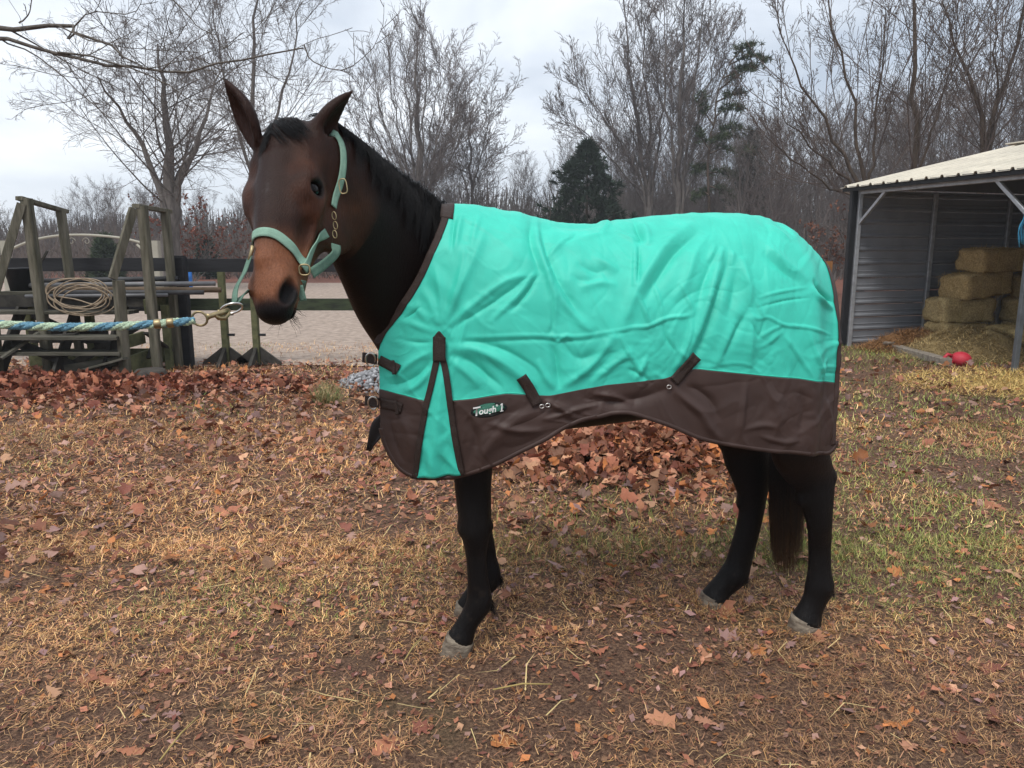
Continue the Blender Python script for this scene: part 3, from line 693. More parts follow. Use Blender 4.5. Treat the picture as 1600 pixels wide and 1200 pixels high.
heap(sh, 1.7, 1.0, .03, 9000, 'straw_spill', 'bright yellow straw strewn at the foot of the shed post', (.74, .53, .20), 0, 6)

# timbers and the ball
M_wood = mat('weathered timber', (0.30, 0.265, 0.22), .85, .2, dark=(.14, .115, .09), var_scale=8, bump=.6, bump_scale=30, stretch=(.3, 3, 3))
tb_ = empty('timber', tuple(G(1437, 560))); p0, p1 = G(1398, 549) - G(1437, 560), G(1478, 572) - G(1437, 560)
m_ = MB(); m_.bar(p0 + UP*.05, p1 + UP*.05, .14, .10); m_.build('beam', M_wood, tb_); setp(tb_, 'pale weathered beam lying at the edge of the shed floor', 'beam')
tb2 = empty('plank', tuple(G(1415, 546))); m_ = MB(); m_.bar(G(1382, 549) - G(1415, 546) + UP*.12, G(1452, 545) - G(1415, 546) + UP*.15, .10, .03); m_.build('board', M_wood, tb2); setp(tb2, 'thin dark plank lying across the end of the beam', 'plank')
M_red = mat('red rubber', (0.42, 0.028, 0.045), .6, .35, var=.15, var_scale=14, bump=.1, bump_scale=60)
ball = empty('toy_ball', tuple(G(1500, 570) + np.array([0, 0, -.035]))); r = .125
m_ = MB(); m_.add(*uv_ball0((0, 0, r), r)); m_.v = [(x, y, z*.82) for x, y, z in m_.v]; m_.build('ball', M_red, ball, True)
m_ = MB(); m_.tube([(-.13, -.02, r+.03), (-.19, -.03, r+.05), (-.225, -.03, r+.01), (-.215, -.03, r-.05), (-.16, -.03, r-.07), (-.12, -.02, r-.05)], .022, 8); m_.build('handle', M_red, ball, True)
setp(ball, 'red rubber ball with a handle on the shed floor', 'ball')
# stake of orange-brown wood left of the shed
pk = empty('wooden_post', tuple(np.array([5.7, 13.6, 0]))); m_ = MB(); m_.bar((0, 0, 0), (0, 0, 1.25), .13, .10); m_.build('post', mat('new timber', (.28, .13, .05), .8, .2, var=.3, var_scale=6, stretch=(3, 3, .3)), pk); setp(pk, 'orange-brown wooden post behind the left corner of the shed', 'post')

# ------------------------------------------------------------------ fence, jump standards, steps
M_fence = mat('black fence board', (0.018, 0.018, 0.020), .75, .25, var=.4, var_scale=4, bump=.4, bump_scale=25, stretch=(.3, 3, 3))
M_mossy = mat('mossy black board', (0.020, 0.024, 0.018), .8, .2, dark=(.05, .065, .035), var_scale=9, bump=.5, bump_scale=25, stretch=(.6, 2, 2))
FY = 9.48
fence = empty('board_fence', (-4.0, FY, 0)); setp(fence, 'black board fence along the front of the arena', 'fence')
for x0, x1 in ((-12.0, -8.35), (-8.34, -4.22), (-4.20, -.62), (-.60, 1.4)):
    for z, h_, mt in ((1.26, .165, M_fence), (.77, .15, M_mossy if x0 > -5 else M_fence)):
        m_ = MB(); m_.bar((x0 + 4, -.02, z + rng.normal(0, .006)), (x1 + 4, -.02, z + rng.normal(0, .006)), .035, h_); m_.build('rail', mt, fence)
for x, h_ in ((-8.35, 1.38), (-4.21, 1.38), (-.61, 1.38)):
    m_ = MB(); m_.bar((x + 4, .055, 0), (x + 4, .055, h_), .15, .11); m_.build('post', M_fence, fence)
fp = empty('fence_post', tuple(np.array([G(290, 575)[0], 9.26, 0]))); m_ = MB(); m_.bar((0, 0, 0), (0, 0, 1.36), .14, .12); m_.build('post', M_fence, fp); setp(fp, 'square black post at the right end of the wooden steps', 'post')

M_grey = mat('weathered wood', (0.165, 0.15, 0.115), .85, .2, dark=(.055, .052, .034), var_scale=7, bump=.7, bump_scale=30, stretch=(2.5, 2.5, .35))
M_greyh = mat('weathered board', (0.12, 0.11, 0.088), .85, .2, dark=(.038, .038, .027), var_scale=7, bump=.7, bump_scale=30, stretch=(.35, 2.5, 2.5))
M_moss = mat('mossy wood', (0.15, 0.15, 0.075), .9, .15, dark=(.06, .065, .035), var_scale=9, bump=.7, bump_scale=30)
M_dkw = mat('dark wet wood', (0.055, 0.050, 0.042), .8, .25, dark=(.022, .020, .017), var_scale=7, bump=.6, bump_scale=30)
def jump_standard(u, v, top, label):
    p = G(u, v); p = np.array([p[0] * 9.36 / p[1], 9.36, 0]); o = empty('jump_standard', tuple(p))
    m_ = MB(); m_.bar((0, 0, .03), (0, 0, top), .078, .078); upr = m_.build('upright', M_moss, o)
    for a in (0, math.pi/2, math.pi, 3*math.pi/2):
        dx, dy = math.cos(a), math.sin(a); w = .045
        sx, sy = -dy*.02, dx*.02
        V = [(dx*.05 + q*sx, dy*.05 + q*sy, z) for q in (-1, 1) for z in (.02, .24)] + [(dx*.30 + q*sx, dy*.30 + q*sy, z) for q in (-1, 1) for z in (.0, .05)]
        m_ = MB(); m_.add(V, [(0, 1, 5, 4), (2, 6, 7, 3), (0, 2, 3, 1), (4, 5, 7, 6), (1, 3, 7, 5), (0, 4, 6, 2)]); m_.build('foot', M_dkw, o)
    for z in (.40, .66):
        m_ = MB(); m_.bar((.05, -.03, z), (.13, -.03, z), .03, .03); m_.build('cup', M_black, upr)
    setp(o, label, 'jump standard'); return o
jump_standard(355, 570, 1.18, 'mossy jump standard, the nearer to the black post')
jump_standard(403, 572, 1.0, "mossy jump standard seen below the horse's muzzle")

# the wooden steps
sx0 = -4.38; sxl = -6.05
steps = empty('wooden_steps', (-5.2, 8.8, 0)); setp(steps, 'weathered wooden mounting steps with tall side rails', 'steps')
SO = np.array([-5.2, 8.8, 0])
def bar(name, a, b, w, h_, mt, up=(0, 0, 1)):
    m_ = MB(); m_.bar(np.array(a) - SO, np.array(b) - SO, w, h_, up); return m_.build(name, mt, steps)
def pY(u, v, y): return atY(u, v, y)
# right side: newel, tall posts, rails
nb = np.array([G(199, 592)[0], 8.36, 0]); nt = pY(185, 438, 8.34)
bar('newel_post', nb, nt, .10, .10, M_grey)
p3t = pY(222, 322, 8.60); p3b = np.array([p3t[0] + .02, 8.60, 0]); bar('rail_post', p3b, p3t, .095, .095, M_grey)
p4t = pY(258, 330, 9.12); p4b = np.array([p4t[0] + .02, 9.12, 0]); bar('rail_post', p4b, p4t, .085, .085, M_grey)
bar('handrail', p3t + np.array([-.05, -.05, .0]), p4t + np.array([0, .1, .0]), .09, .045, M_grey)
bar('handrail', nt + np.array([-.03, -.06, .02]), p3t + np.array([-.07, -.06, -.03]), .045, .09, M_grey)
# left side
p1t = pY(41, 310, 8.60); p1b = np.array([p1t[0] + .05, 8.60, 0]); bar('rail_post', p1b, p1t, .10, .10, M_grey)
p2t = pY(95, 330, 9.15); p2b = np.array([p2t[0] + .06, 9.15, 0]); bar('rail_post', p2b, p2t, .085, .085, M_grey)
bar('handrail', p1t + np.array([-.05, -.05, .0]), p2t + np.array([0, .1, .0]), .09, .045, M_grey)
bar('handrail', pY(-14, 480, 8.34), p1t + np.array([-.02, -.06, -.06]), .045, .09, M_grey)
bar('newel_post', (pY(-14, 480, 8.34)[0] - .02, 8.34, 0), pY(-14, 470, 8.34), .10, .10, M_grey)
# treads, deck, stringers, braces
for y0, z0 in ((8.30, .48), (8.34, .30), (8.62, .74)):
    for q in range(2): bar('tread', (sxl, y0 + q*.125, z0), (sx0 - .02, y0 + q*.125, z0), .115, .04, M_greyh)
for q in range(4): bar('deck_board', (sxl, 8.84 + q*.125, .95), (sx0 + .10, 8.84 + q*.125, .95 + rng.normal(0, .003)), .115, .04, M_greyh)
bar('deck_joist', (sxl, 8.80, .86), (sx0 + .08, 8.80, .86), .04, .14, M_dkw); bar('deck_joist', (sxl, 9.26, .86), (sx0 + .08, 9.26, .86), .04, .14, M_dkw)
bar('side_beam', (sx0 + .13, 8.66, .80), (sx0 + .13, 9.32, .86), .04, .17, M_moss); bar('side_beam', (sx0 + .02, 8.40, .16), (sx0 + .08, 9.15, .20), .04, .20, M_moss); bar('side_beam', (sx0 + .0, 8.42, .42), (sx0 + .05, 8.72, .44), .04, .14, M_moss)
for x in (sx0 - .25, sx0 - .8, sx0 - 1.45): bar('stringer', (x, 8.36, .06), (x + .02, 8.9, .84), .04, .15, M_dkw)
bar('brace', (sx0 - 1.35, 8.50, .42), (sx0 - .45, 8.48, .05), .10, .035, M_dkw, (0, 1, 0)); bar('brace', (sx0 - .9, 8.9, .10), (sx0 - .1, 8.88, .55), .09, .035, M_dkw, (0, 1, 0)); bar('brace', (sx0 - 1.6, 9.2, .7), (sx0 - .5, 9.2, .15), .09, .035, M_dkw, (0, 1, 0)); bar('brace', (sx0 - .75, 8.45, .10), (sx0 - .02, 8.40, .22), .10, .035, M_greyh, (0, 1, 0))
for x in (sx0 + .10, sx0 - .85, sxl + .08): bar('leg', (x, 9.22, 0), (x, 9.22, .84), .09, .09, M_moss)
bar('leg', (sxl + .16, 8.42, 0), (sxl + .16, 8.42, .46), .09, .09, M_moss); bar('leg', (sx0 + .22, 8.95, 0), (sx0 + .22, 8.95, .80), .08, .08, M_moss)
bar('back_panel', (sxl + .1, 9.15, .14), (sx0 - .1, 9.15, .14), .03, .22, M_moss); bar('back_panel', (sxl + .1, 9.15, .40), (sx0 - .6, 9.15, .40), .03, .16, M_dkw)

# scraps leaning and lying about the steps
for k, (a_, b_, w_, lb) in enumerate(((pY(2, 560, 8.2), pY(60, 520, 8.5), .09, 'short grey board leaning at the left foot of the steps'), (pY(130, 578, 8.35), pY(196, 560, 8.25), .10, 'low board lying across the foot of the steps'), (pY(232, 560, 8.7), pY(252, 500, 9.0), .05, 'thin stick leaning under the right side of the steps'), (pY(52, 432, 8.9), pY(74, 392, 8.95), .025, 'dark stick pointing up from the step deck'), (pY(60, 490, 8.62), pY(170, 480, 8.70), .10, 'dark board lying loose on the upper tread'), (pY(150, 470, 8.9), pY(262, 462, 9.0), .12, 'broad dark board lying on the right half of the deck'), (pY(15, 530, 8.4), pY(120, 522, 8.42), .09, 'loose board lying on the lower tread'), (pY(228, 520, 8.6), pY(268, 548, 9.0), .07, 'board propped between the right-hand posts'))):
    o = empty('scrap_board', tuple((a_ + b_)/2)); m_ = MB(); m_.bar(a_ - (a_ + b_)/2, b_ - (a_ + b_)/2, w_, .025); m_.build('board', M_greyh if k < 2 else M_dkw, o); setp(o, lb, 'board', 'scrap boards about the steps')
# jump poles lying on the deck, each its own thing
M_pole = mat('dark pole', (0.040, 0.040, 0.042), .6, .3, var=.3, var_scale=5); M_pole2 = mat('grey pole', (0.13, 0.13, 0.135), .5, .35, var=.2, var_scale=5); M_pole3 = mat('brown pole', (0.10, 0.07, 0.045), .75, .2, var=.3, var_scale=8)
for u0_, v0_, u1_, v1_, y, r, mt, lb in ((30, 446, 336, 443, 8.95, .030, M_pole2, 'grey pole on the steps, uppermost of those jutting right'), (60, 452, 345, 453, 8.86, .034, M_pole3, 'brown pole reaching furthest right off the steps'), (90, 457, 318, 457, 8.78, .028, M_pole, 'black pole lying frontmost on the step deck'), (20, 440, 278, 435, 9.10, .032, M_pole, 'black pole lying at the back of the step deck'), (40, 463, 262, 461, 8.72, .022, M_pole2, 'thin grey rod at the front edge of the step deck')):
    a, b = pY(u0_, v0_, y), pY(u1_, v1_, y + .05); o = empty('pole', tuple((a + b)/2)); m_ = MB(); m_.tube([a - (a+b)/2, (b - a)*.05, b - (a+b)/2], [r, r*1.02, r*.95], 10); m_.build('pole_body', mt, o, True); setp(o, lb, 'pole', 'poles lying on the wooden steps')
# coil of pale cable
coil = empty('cable_coil', tuple(pY(125, 462, 8.5))); M_cable = mat('pale cable', (0.27, 0.21, 0.145), .7, .25, var=.25, var_scale=20)
c0 = pY(125, 462, 8.5); cx = []
gC = np.random.default_rng(9)
for k in range(7*26):
    a = k / 26 * 2*math.pi; lp = k // 26; w = (1.0, .96, .80, 1.02, .68, .90, .99)[lp] + ((.96, .80, 1.02, .68, .90, .99, .9)[lp] - (1.0, .96, .80, 1.02, .68, .90, .99)[lp])*(k % 26)/26
    q = pY(125 + math.cos(a)*49*w + 9*math.sin(a*.29), 463 - math.sin(a + .15*math.sin(a*.7))*25*w + 7*math.sin(a*.23 + 1), 8.46 + .05*math.sin(a*.5)); cx.append(q - c0)
for u_, v_ in ((150, 476), (120, 468), (95, 464), (85, 462)): cx.append(pY(u_, v_, 8.44) - c0)
m_ = MB(); m_.tube(spline(np.array(cx), 500), .0075, 6); m_.build('cable', M_cable, coil, True); setp(coil, 'loose coil of pale cable hung over the top tread', 'cable')
# black tub on the deck
tub = empty('tub', tuple(np.array([pY(34, 470, 8.95)[0], 8.98, .97]))); m_ = MB()
V = []; n = 20
for r_, z_ in ((.12, 0), (.16, .26), (.175, .27), (.165, .255), (.12, .03)): V += [(r_*math.cos(2*math.pi*j/n), r_*math.sin(2*math.pi*j/n), z_) for j in range(n)]
m_.add(V, [(i*n+j, i*n+(j+1) % n, (i+1)*n+(j+1) % n, (i+1)*n+j) for i in range(4) for j in range(n)] + [tuple(range(n-1, -1, -1)), tuple(range(4*n, 5*n))]); m_.build('tub_body', M_black, tub, True); setp(tub, 'black tub standing on the left of the step deck', 'tub')
# upturned rubber pan in the leaves
pan = empty('feed_pan', tuple(np.array([G(232, 598)[0], 8.2, 0]))); M_rub = mat('old rubber', (0.030, 0.028, 0.027), .8, .2, dark=(.07, .06, .05), var_scale=10, bump=.4, bump_scale=40); m_ = MB(); V = []; n = 28
for r_, z_ in ((.20, -.01), (.20, .02), (.185, .03), (.165, .12), (.14, .145), (.06, .15)): V += [(r_*math.cos(2*math.pi*j/n), r_*math.sin(2*math.pi*j/n), z_) for j in range(n)]
m_.add(V, [(i*n+j, i*n+(j+1) % n, (i+1)*n+(j+1) % n, (i+1)*n+j) for i in range(5) for j in range(n)] + [tuple(range(5*n, 6*n))]); m_.build('pan_body', M_rub, pan, True); setp(pan, 'upturned black rubber pan in leaves by the steps', 'feed pan')

# the white arch and the blue barrel in the arena
gate = empty('arched_gate', tuple(np.array([(125 - 800)/F_PX*19, 19, 0]))); M_white = mat('cream paint', (0.32, 0.30, 0.245), .6, .3, var=.12, var_scale=3); gO = np.array([(125 - 800)/F_PX*19, 19, 0])
m_ = MB(); m_.tube(spline(np.array([pY(u, v, 19) - gO for u, v in ((8, 394), (20, 388), (50, 376), (85, 369), (125, 367), (165, 369), (200, 374), (235, 384), (243, 390))]), 40), .032, 10); m_.build('arch', M_white, gate, True)
for u in (7, 243): m_ = MB(); p = pY(u, 376, 19) - gO; m_.bar((p[0], 0, 0), p, .17, .17); m_.build('post', M_white, gate)
for u, v, s in ((112, 377, 1), (135, 377, -1)):
    c = pY(u, v, 19) - gO; m_ = MB(); m_.tube([c + np.array([s*.10*(1 - t*.75)*math.cos(t*7), 0, .10*(1 - t*.75)*math.sin(t*7)]) for t in np.linspace(0, 1, 22)], .008, 6); m_.build('scroll', M_white, gate, True)
m_ = MB(); m_.tube([pY(214, 382, 19) - gO, pY(225, 392, 19) - gO, pY(238, 402, 19) - gO], .03, 8); m_.build('brace', M_white, gate, True)
setp(gate, 'cream arched gate frame far behind the wooden steps', 'gate')
bar_ = empty('barrel', tuple(G(295, 451))); M_blue = mat('blue plastic', (0.02, 0.17, 0.55), .45, .4, var=.1, var_scale=5); m_ = MB(); V = []; n = 20
for r_, z_ in ((.12, 0), (.15, .03), (.15, .2), (.16, .22), (.15, .24), (.15, .42), (.16, .44), (.15, .46), (.15, .62), (.12, .65)): V += [(r_*math.cos(2*math.pi*j/n), r_*math.sin(2*math.pi*j/n), z_) for j in range(n)]
m_.add(V, [(i*n+j, i*n+(j+1) % n, (i+1)*n+(j+1) % n, (i+1)*n+j) for i in range(9) for j in range(n)] + [tuple(range(9*n, 10*n))]); m_.build('barrel_body', M_blue, bar_, True); setp(bar_, 'small blue barrel standing far out in the arena', 'barrel')

# heap of grey gravel behind the horse's chest
gp = G(572, 600); gN = 1500; g = np.random.default_rng(12)
bm = bmesh.new(); bmesh.ops.create_icosphere(bm, subdivisions=1, radius=1); iv = np.array([v.co[:] for v in bm.verts]); bm.verts.ensure_lookup_table(); fi = np.array([[v.index for v in f.verts] for f in bm.faces]); bm.free()
a = g.random(gN)*6.283; rr = np.sqrt(g.random(gN)); C = np.stack([gp[0] + .55 + rr*np.cos(a)*.85, gp[1] + .1 + rr*np.sin(a)*.75, .17*(1 - rr**2) + g.random(gN)*.02], 1)
sc = g.uniform(.012, .034, (gN, 1, 1)) * g.uniform(.6, 1.25, (gN, 12, 3)) * (1 + 0*iv[None])
V = (iv[None] * sc + C[:, None]).reshape(-1, 3); F = (fi[None] + 12*np.arange(gN)[:, None, None]).reshape(-1, 3)
o = obj('gravel_heap', raw_mesh('gravel_heap', V, F, mat('gravel', (1, 1, 1), .8, .25, attr=True), False, np.repeat(np.array([.30, .30, .31])*g.uniform(.35, 1.25, (gN, 1)), 12, 0))); setp(o, "low heap of grey gravel behind the horse's chest", None, None, 'stuff')

# ------------------------------------------------------------------ the horse
HA = math.radians(6.9)
HO = np.array([0.35, 2.70, 0.0])
_hc, _hs = math.cos(HA), math.sin(HA)
HR = np.array([[_hc, -_hs, 0], [_hs, _hc, 0], [0, 0, 1]])      # columns: rearwards, away from the camera, up

def toH(P): return (np.asarray(P, float) - HO) @ HR
def toW(P): return np.asarray(P, float) @ HR.T + HO
CAM_L = toH(CAMP)

def hp(u, v, l=0.0):
    """point of the upright plane l metres on the near side of the horse's middle, seen at photo pixel (u, v), in horse space"""
    d = toH(W(u, v, 1.0)) - CAM_L
    t = (-l - CAM_L[1]) / d[1]
    return CAM_L + d * t

def hw(u, v, zc): return toH(W(u, v, zc))

VOX = 0.0068
B0 = np.array([-1.25, -1.05, -0.02]); B1 = np.array([1.12, 0.40, 2.02])
DIM = np.ceil((B1 - B0) / VOX).astype(int) + 1
SDF = np.full(DIM, 0.5, np.float32)

def block(lo, hi):
    i0 = np.clip(np.floor((np.asarray(lo) - B0) / VOX).astype(int), 0, DIM - 1)
    i1 = np.clip(np.ceil((np.asarray(hi) - B0) / VOX).astype(int) + 1, 1, DIM)
    g = [(B0[k] + VOX * np.arange(i0[k], i1[k])).astype(np.float32) for k in range(3)]
    return tuple(slice(a, b) for a, b in zip(i0, i1)), g

def ell(x, y, z, a, b, c):
    k0 = np.sqrt((x/a)**2 + (y/b)**2 + (z/c)**2) + 1e-6
    k1 = np.sqrt((x/a**2)**2 + (y/b**2)**2 + (z/c**2)**2) + 1e-6
    return k0 * (k0 - 1) / k1

def combine(sl, d, k, op):
    cur = SDF[sl]
    if op == 'add':
        h = np.maximum(k - np.abs(cur - d), 0) / k
        SDF[sl] = np.minimum(cur, d) - h * h * k * 0.25
    else:
        d = -d
        h = np.maximum(k - np.abs(cur - d), 0) / k
        SDF[sl] = np.maximum(cur, d) + h * h * k * 0.25

def s_ell(c, R, axes, k=0.02, op='add'):
    """ellipsoid: R rows are its three axes"""
    c = np.asarray(c, float); R = np.asarray(R, float); m = max(axes) + 0.08
    sl, (gx, gy, gz) = block(c - m, c + m)
    dx = (gx - c[0])[:, None, None]; dy = (gy - c[1])[None, :, None]; dz = (gz - c[2])[None, None, :]
    q = [dx * r[0] + dy * r[1] + dz * r[2] for r in R]
    combine(sl, ell(*q, *axes).astype(np.float32), k, op)

def s_tube(P, A, B, L, m=24, k=0.03, op='add', capr=0.8):
    """tube through P with half widths A along the side axis L and B across it"""
    P = np.asarray(P, float); L = np.asarray(L, float)
    if L.ndim == 1: L = np.tile(L, (len(P), 1))
    Q = spline(np.c_[P, A, B, L], m)
    mg = max(max(A), max(B)) + 0.07
    sl, (gx, gy, gz) = block(Q[:, :3].min(0) - mg, Q[:, :3].max(0) + mg)
    D = np.full((len(gx), len(gy), len(gz)), 0.5, np.float32)
    for i in range(m - 1):
        p0, p1 = Q[i, :3], Q[i+1, :3]
        mi = max(Q[i, 3:5].max(), Q[i+1, 3:5].max()) + 0.06
        lo, hi = np.minimum(p0, p1) - mi, np.maximum(p0, p1) + mi
        r = []
        for g, a, b in zip((gx, gy, gz), lo, hi):
            r.append(slice(int(np.searchsorted(g, a)), int(np.searchsorted(g, b))))
        X = gx[r[0]][:, None, None]; Y = gy[r[1]][None, :, None]; Z = gz[r[2]][None, None, :]
        d = p1 - p0; dl = float(np.linalg.norm(d)); dn = d / dl
        lx = Q[i, 5:8] - dn * (Q[i, 5:8] @ dn); lx /= np.linalg.norm(lx); ly = np.cross(dn, lx)
        rx, ry, rz = X - p0[0], Y - p0[1], Z - p0[2]
        s = rx * dn[0] + ry * dn[1] + rz * dn[2]
        t = np.clip(s / dl, 0, 1)
        a = Q[i, 3] + (Q[i+1, 3] - Q[i, 3]) * t; b = Q[i, 4] + (Q[i+1, 4] - Q[i, 4]) * t
        d_ = ell(rx*lx[0] + ry*lx[1] + rz*lx[2], rx*ly[0] + ry*ly[1] + rz*ly[2], s - t*dl, a, b, np.minimum(a, b) * capr)
        D[tuple(r)] = np.minimum(D[tuple(r)], d_)
    combine(sl, D, k, op)

YL = np.array([0, -1.0, 0])     # towards the camera: the horse's own left

# --- trunk (all of it under the blanket)
RIDGE_PX = [(600, 330), (660, 322), (705, 320), (740, 322), (780, 329), (812, 334), (835, 342), (870, 347), (935, 348), (985, 342), (1050, 335), (1115, 333), (1180, 338), (1215, 350), (1245, 370), (1272, 398), (1292, 428), (1304, 452)]
RIDGE = np.array([hp(u, v) for u, v in RIDGE_PX])[:, [0, 2]]
def ridge_z(x): return np.interp(x, RIDGE[:, 0], RIDGE[:, 1])
tx = np.array([-0.70, -0.60, -0.45, -0.2, 0.1, 0.35, 0.58, 0.69, 0.75])
tb = np.array([0.86, 0.80, 0.78, 0.80, 0.83, 0.86, 0.92, 1.0, 1.08])          # belly line
ttop = ridge_z(tx) - 0.03; ttop[0] = 1.22; ttop[1] = 1.42
ta = np.array([0.09, 0.14, 0.20, 0.25, 0.265, 0.255, 0.22, 0.15, 0.08])
s_tube(np.c_[tx, tx*0, (ttop + tb) / 2], ta, (ttop - tb) / 2, YL, m=30, k=0.05, capr=0.6)

# --- neck: rises from the shoulders and bends round towards the camera
neck_px = [(690, 470, 2.66, 0.15, 0.30), (640, 425, 2.57, 0.125, 0.262), (595, 372, 2.45, 0.105, 0.222), (552, 318, 2.32, 0.09, 0.178), (512, 272, 2.21, 0.08, 0.142), (480, 240, 2.14, 0.07, 0.115)]
NP_ = np.array([hw(u, v, z) for u, v, z, a, b in neck_px])
nd = np.gradient(NP_, axis=0); nd[:, 2] = 0
nl = np.cross(nd, (0, 0, 1)); nl /= np.linalg.norm(nl, axis=1)[:, None]
s_tube(NP_, [q[3] for q in neck_px], [q[4] for q in neck_px], nl, m=60, k=0.05)

# --- head: its own frame, h from poll to lips, n out of the face, s to the horse's left
H_O = hw(428, 198, 2.10); H_E = hw(404, 480, 1.87)
h_ax = (H_E - H_O) / np.linalg.norm(H_E - H_O)
_tc = CAM_L - (H_O + H_E) / 2; _tc /= np.linalg.norm(_tc)
_ps = math.radians(-33)
_n0 = np.array([_tc[0]*math.cos(_ps) - _tc[1]*math.sin(_ps), _tc[0]*math.sin(_ps) + _tc[1]*math.cos(_ps), _tc[2]])
n_ax = _n0 - h_ax * (_n0 @ h_ax); n_ax /= np.linalg.norm(n_ax)
s_ax = np.cross(h_ax, n_ax); s_ax *= np.sign(s_ax[0])           # the horse's left is on the picture's right
HS = np.linalg.norm(H_E - H_O) / 0.56
HF = np.array([s_ax, n_ax, h_ax]); SW = 1.13                      # SW: this horse's broad head
def hd(s, n, h): return H_O + HS * (s * SW * s_ax + n * n_ax + h * h_ax)
def h_ell(s, n, h, a, k=0.02, op='add', R=None): s_ell(hd(s, n, h), HF if R is None else R @ HF, [a[0] * HS * SW, a[1] * HS, a[2] * HS], k, op)
def h_tube(rows, k=0.03, m=20, op='add', capr=0.8):
    s_tube([hd(r[0], r[1], r[2]) for r in rows], [r[3]*HS*SW for r in rows], [r[4]*HS for r in rows], s_ax, m, k, op, capr)
def rot(axis, deg):
    return np.array(Matrix.Rotation(math.radians(deg), 3, Vector(axis)))

h_tube([(0, -.070, -.02, .058, .060), (0, -.074, .05, .074, .072), (0, -.076, .12, .090, .077), (0, -.074, .19, .094, .075), (0, -.070, .26, .078, .070), (0, -.064, .33, .060, .064), (0, -.058, .40, .047, .058), (0, -.056, .46, .0445, .055), (0, -.056, .51, .042, .050), (0, -.060, .54, .036, .038)], k=0.02, m=48)
h_tube([(0, -.15, .03, .062, .075), (0, -.165, .12, .066, .085), (0, -.16, .20, .064, .085), (0, -.135, .29, .054, .066), (0, -.112, .38, .046, .048), (0, -.102, .46, .042, .040)], k=0.03, m=22)
for sg in (-1, 1):
    h_ell(sg*.055, -.185, .180, (.028, .115, .125), 0.03)             # cheek
    h_ell(sg*.070, -.042, .178, (.030, .028, .060), 0.035)            # brow over the eye
    h_ell(sg*.077, -.085, .225, (.022, .024, .050), 0.03)            # below the eye
    h_tube([(sg*.080, -.090, .232, .014, .013), (sg*.069, -.095, .29, .014, .012), (sg*.057, -.096, .335, .010, .009)], 0.014, 10)   # facial crest
    h_ell(sg*.036, -.050, .492, (.021, .034, .046), 0.022)            # nostril flare
    h_ell(sg*.030, -.028, .470, (.016, .016, .030), 0.02)
    h_ell(sg*.060, -.055, .080, (.030, .045, .050), 0.03)             # temple
for sg in (-1, 1):
    h_ell(sg*.064, .006, .118, (.016, .012, .030), 0.040, 'cut')      # hollow above the eye
    h_ell(sg*.070, -.066, .345, (.014, .016, .050), 0.030, 'cut')      # flat of the nose
    h_ell(sg*.088, -.130, .275, (.012, .020, .060), 0.030, 'cut')      # below the cheek bone
    h_tube([(sg*.074, -.112, .20, .004, .004), (sg*.066, -.118, .27, .004, .004), (sg*.058, -.098, .35, .004, .004), (sg*.052, -.085, .42, .003, .003)], 0.012, 14)   # vein
h_ell(0, -.060, .540, (.032, .040, .028), 0.022)                      # upper lip
h_ell(0, -.104, .512, (.026, .022, .034), 0.018)                       # lower lip and chin
h_tube([(0, -.012, .10, .03, .02), (0, -.010, .25, .03, .02), (0, -.010, .42, .022, .02)], 0.03, 10)   # nasal bone
for sg in (-1, 1):
    h_ell(sg*.091, -.057, .200, (.017, .0225, .0205), 0.008, 'cut')     # eye socket
    h_tube([(sg*.080, -.030, .170, .007, .007), (sg*.0905, -.040, .178, .008, .008), (sg*.090, -.072, .176, .006, .006)], 0.012, 10)   # upper lid
    h_tube([(sg*.080, -.028, .215, .005, .005), (sg*.089, -.050, .230, .005, .005), (sg*.090, -.078, .222, .005, .005)], 0.010, 10)
    h_ell(sg*.030, -.100, .540, (.030, .0045, .030), 0.008, 'cut')      # mouth
    Rn = rot((1, 0, 0), sg * 0.0) @ rot((0, 1, 0), sg * 22)
    h_ell(sg*.046, -.042, .506, (.014, .019, .036), 0.010, 'cut', Rn)   # nostril

# --- ears
def ear(base, tip, width, face, cut_r=0.62):
    base, tip = np.asarray(base), np.asarray(tip); d = tip - base; ln = np.linalg.norm(d); dn = d / ln
    fc = face - dn * (face @ dn); fc /= np.linalg.norm(fc); side = np.cross(dn, fc)
    bow = -fc * 0.010
    T = [0, .18, .4, .62, .82, 1.0]; Wd = [.62, .88, 1.0, .84, .50, .10]
    P = [base + d*t + bow*math.sin(math.pi*t) for t in T]
    s_tube(P, [width*w for w in Wd], [width*.52*w + .004 for w in Wd], side, 18, 0.025)
    P2 = [p + fc * width * .40 for p in P]
    s_tube(P2[0:6], [width*cut_r*w for w in Wd], [width*.40*w for w in Wd], side, 18, 0.008, 'cut')
cam_dir = _tc
ear(hw(398, 222, 2.11), hw(350, 123, 2.07), 0.043, -n_ax*0 + np.array([-0.75, -0.62, 0.0]))
ear(hw(490, 226, 2.14), hw(549, 143, 2.13), 0.044, np.array([0.85, -0.25, -0.35]))

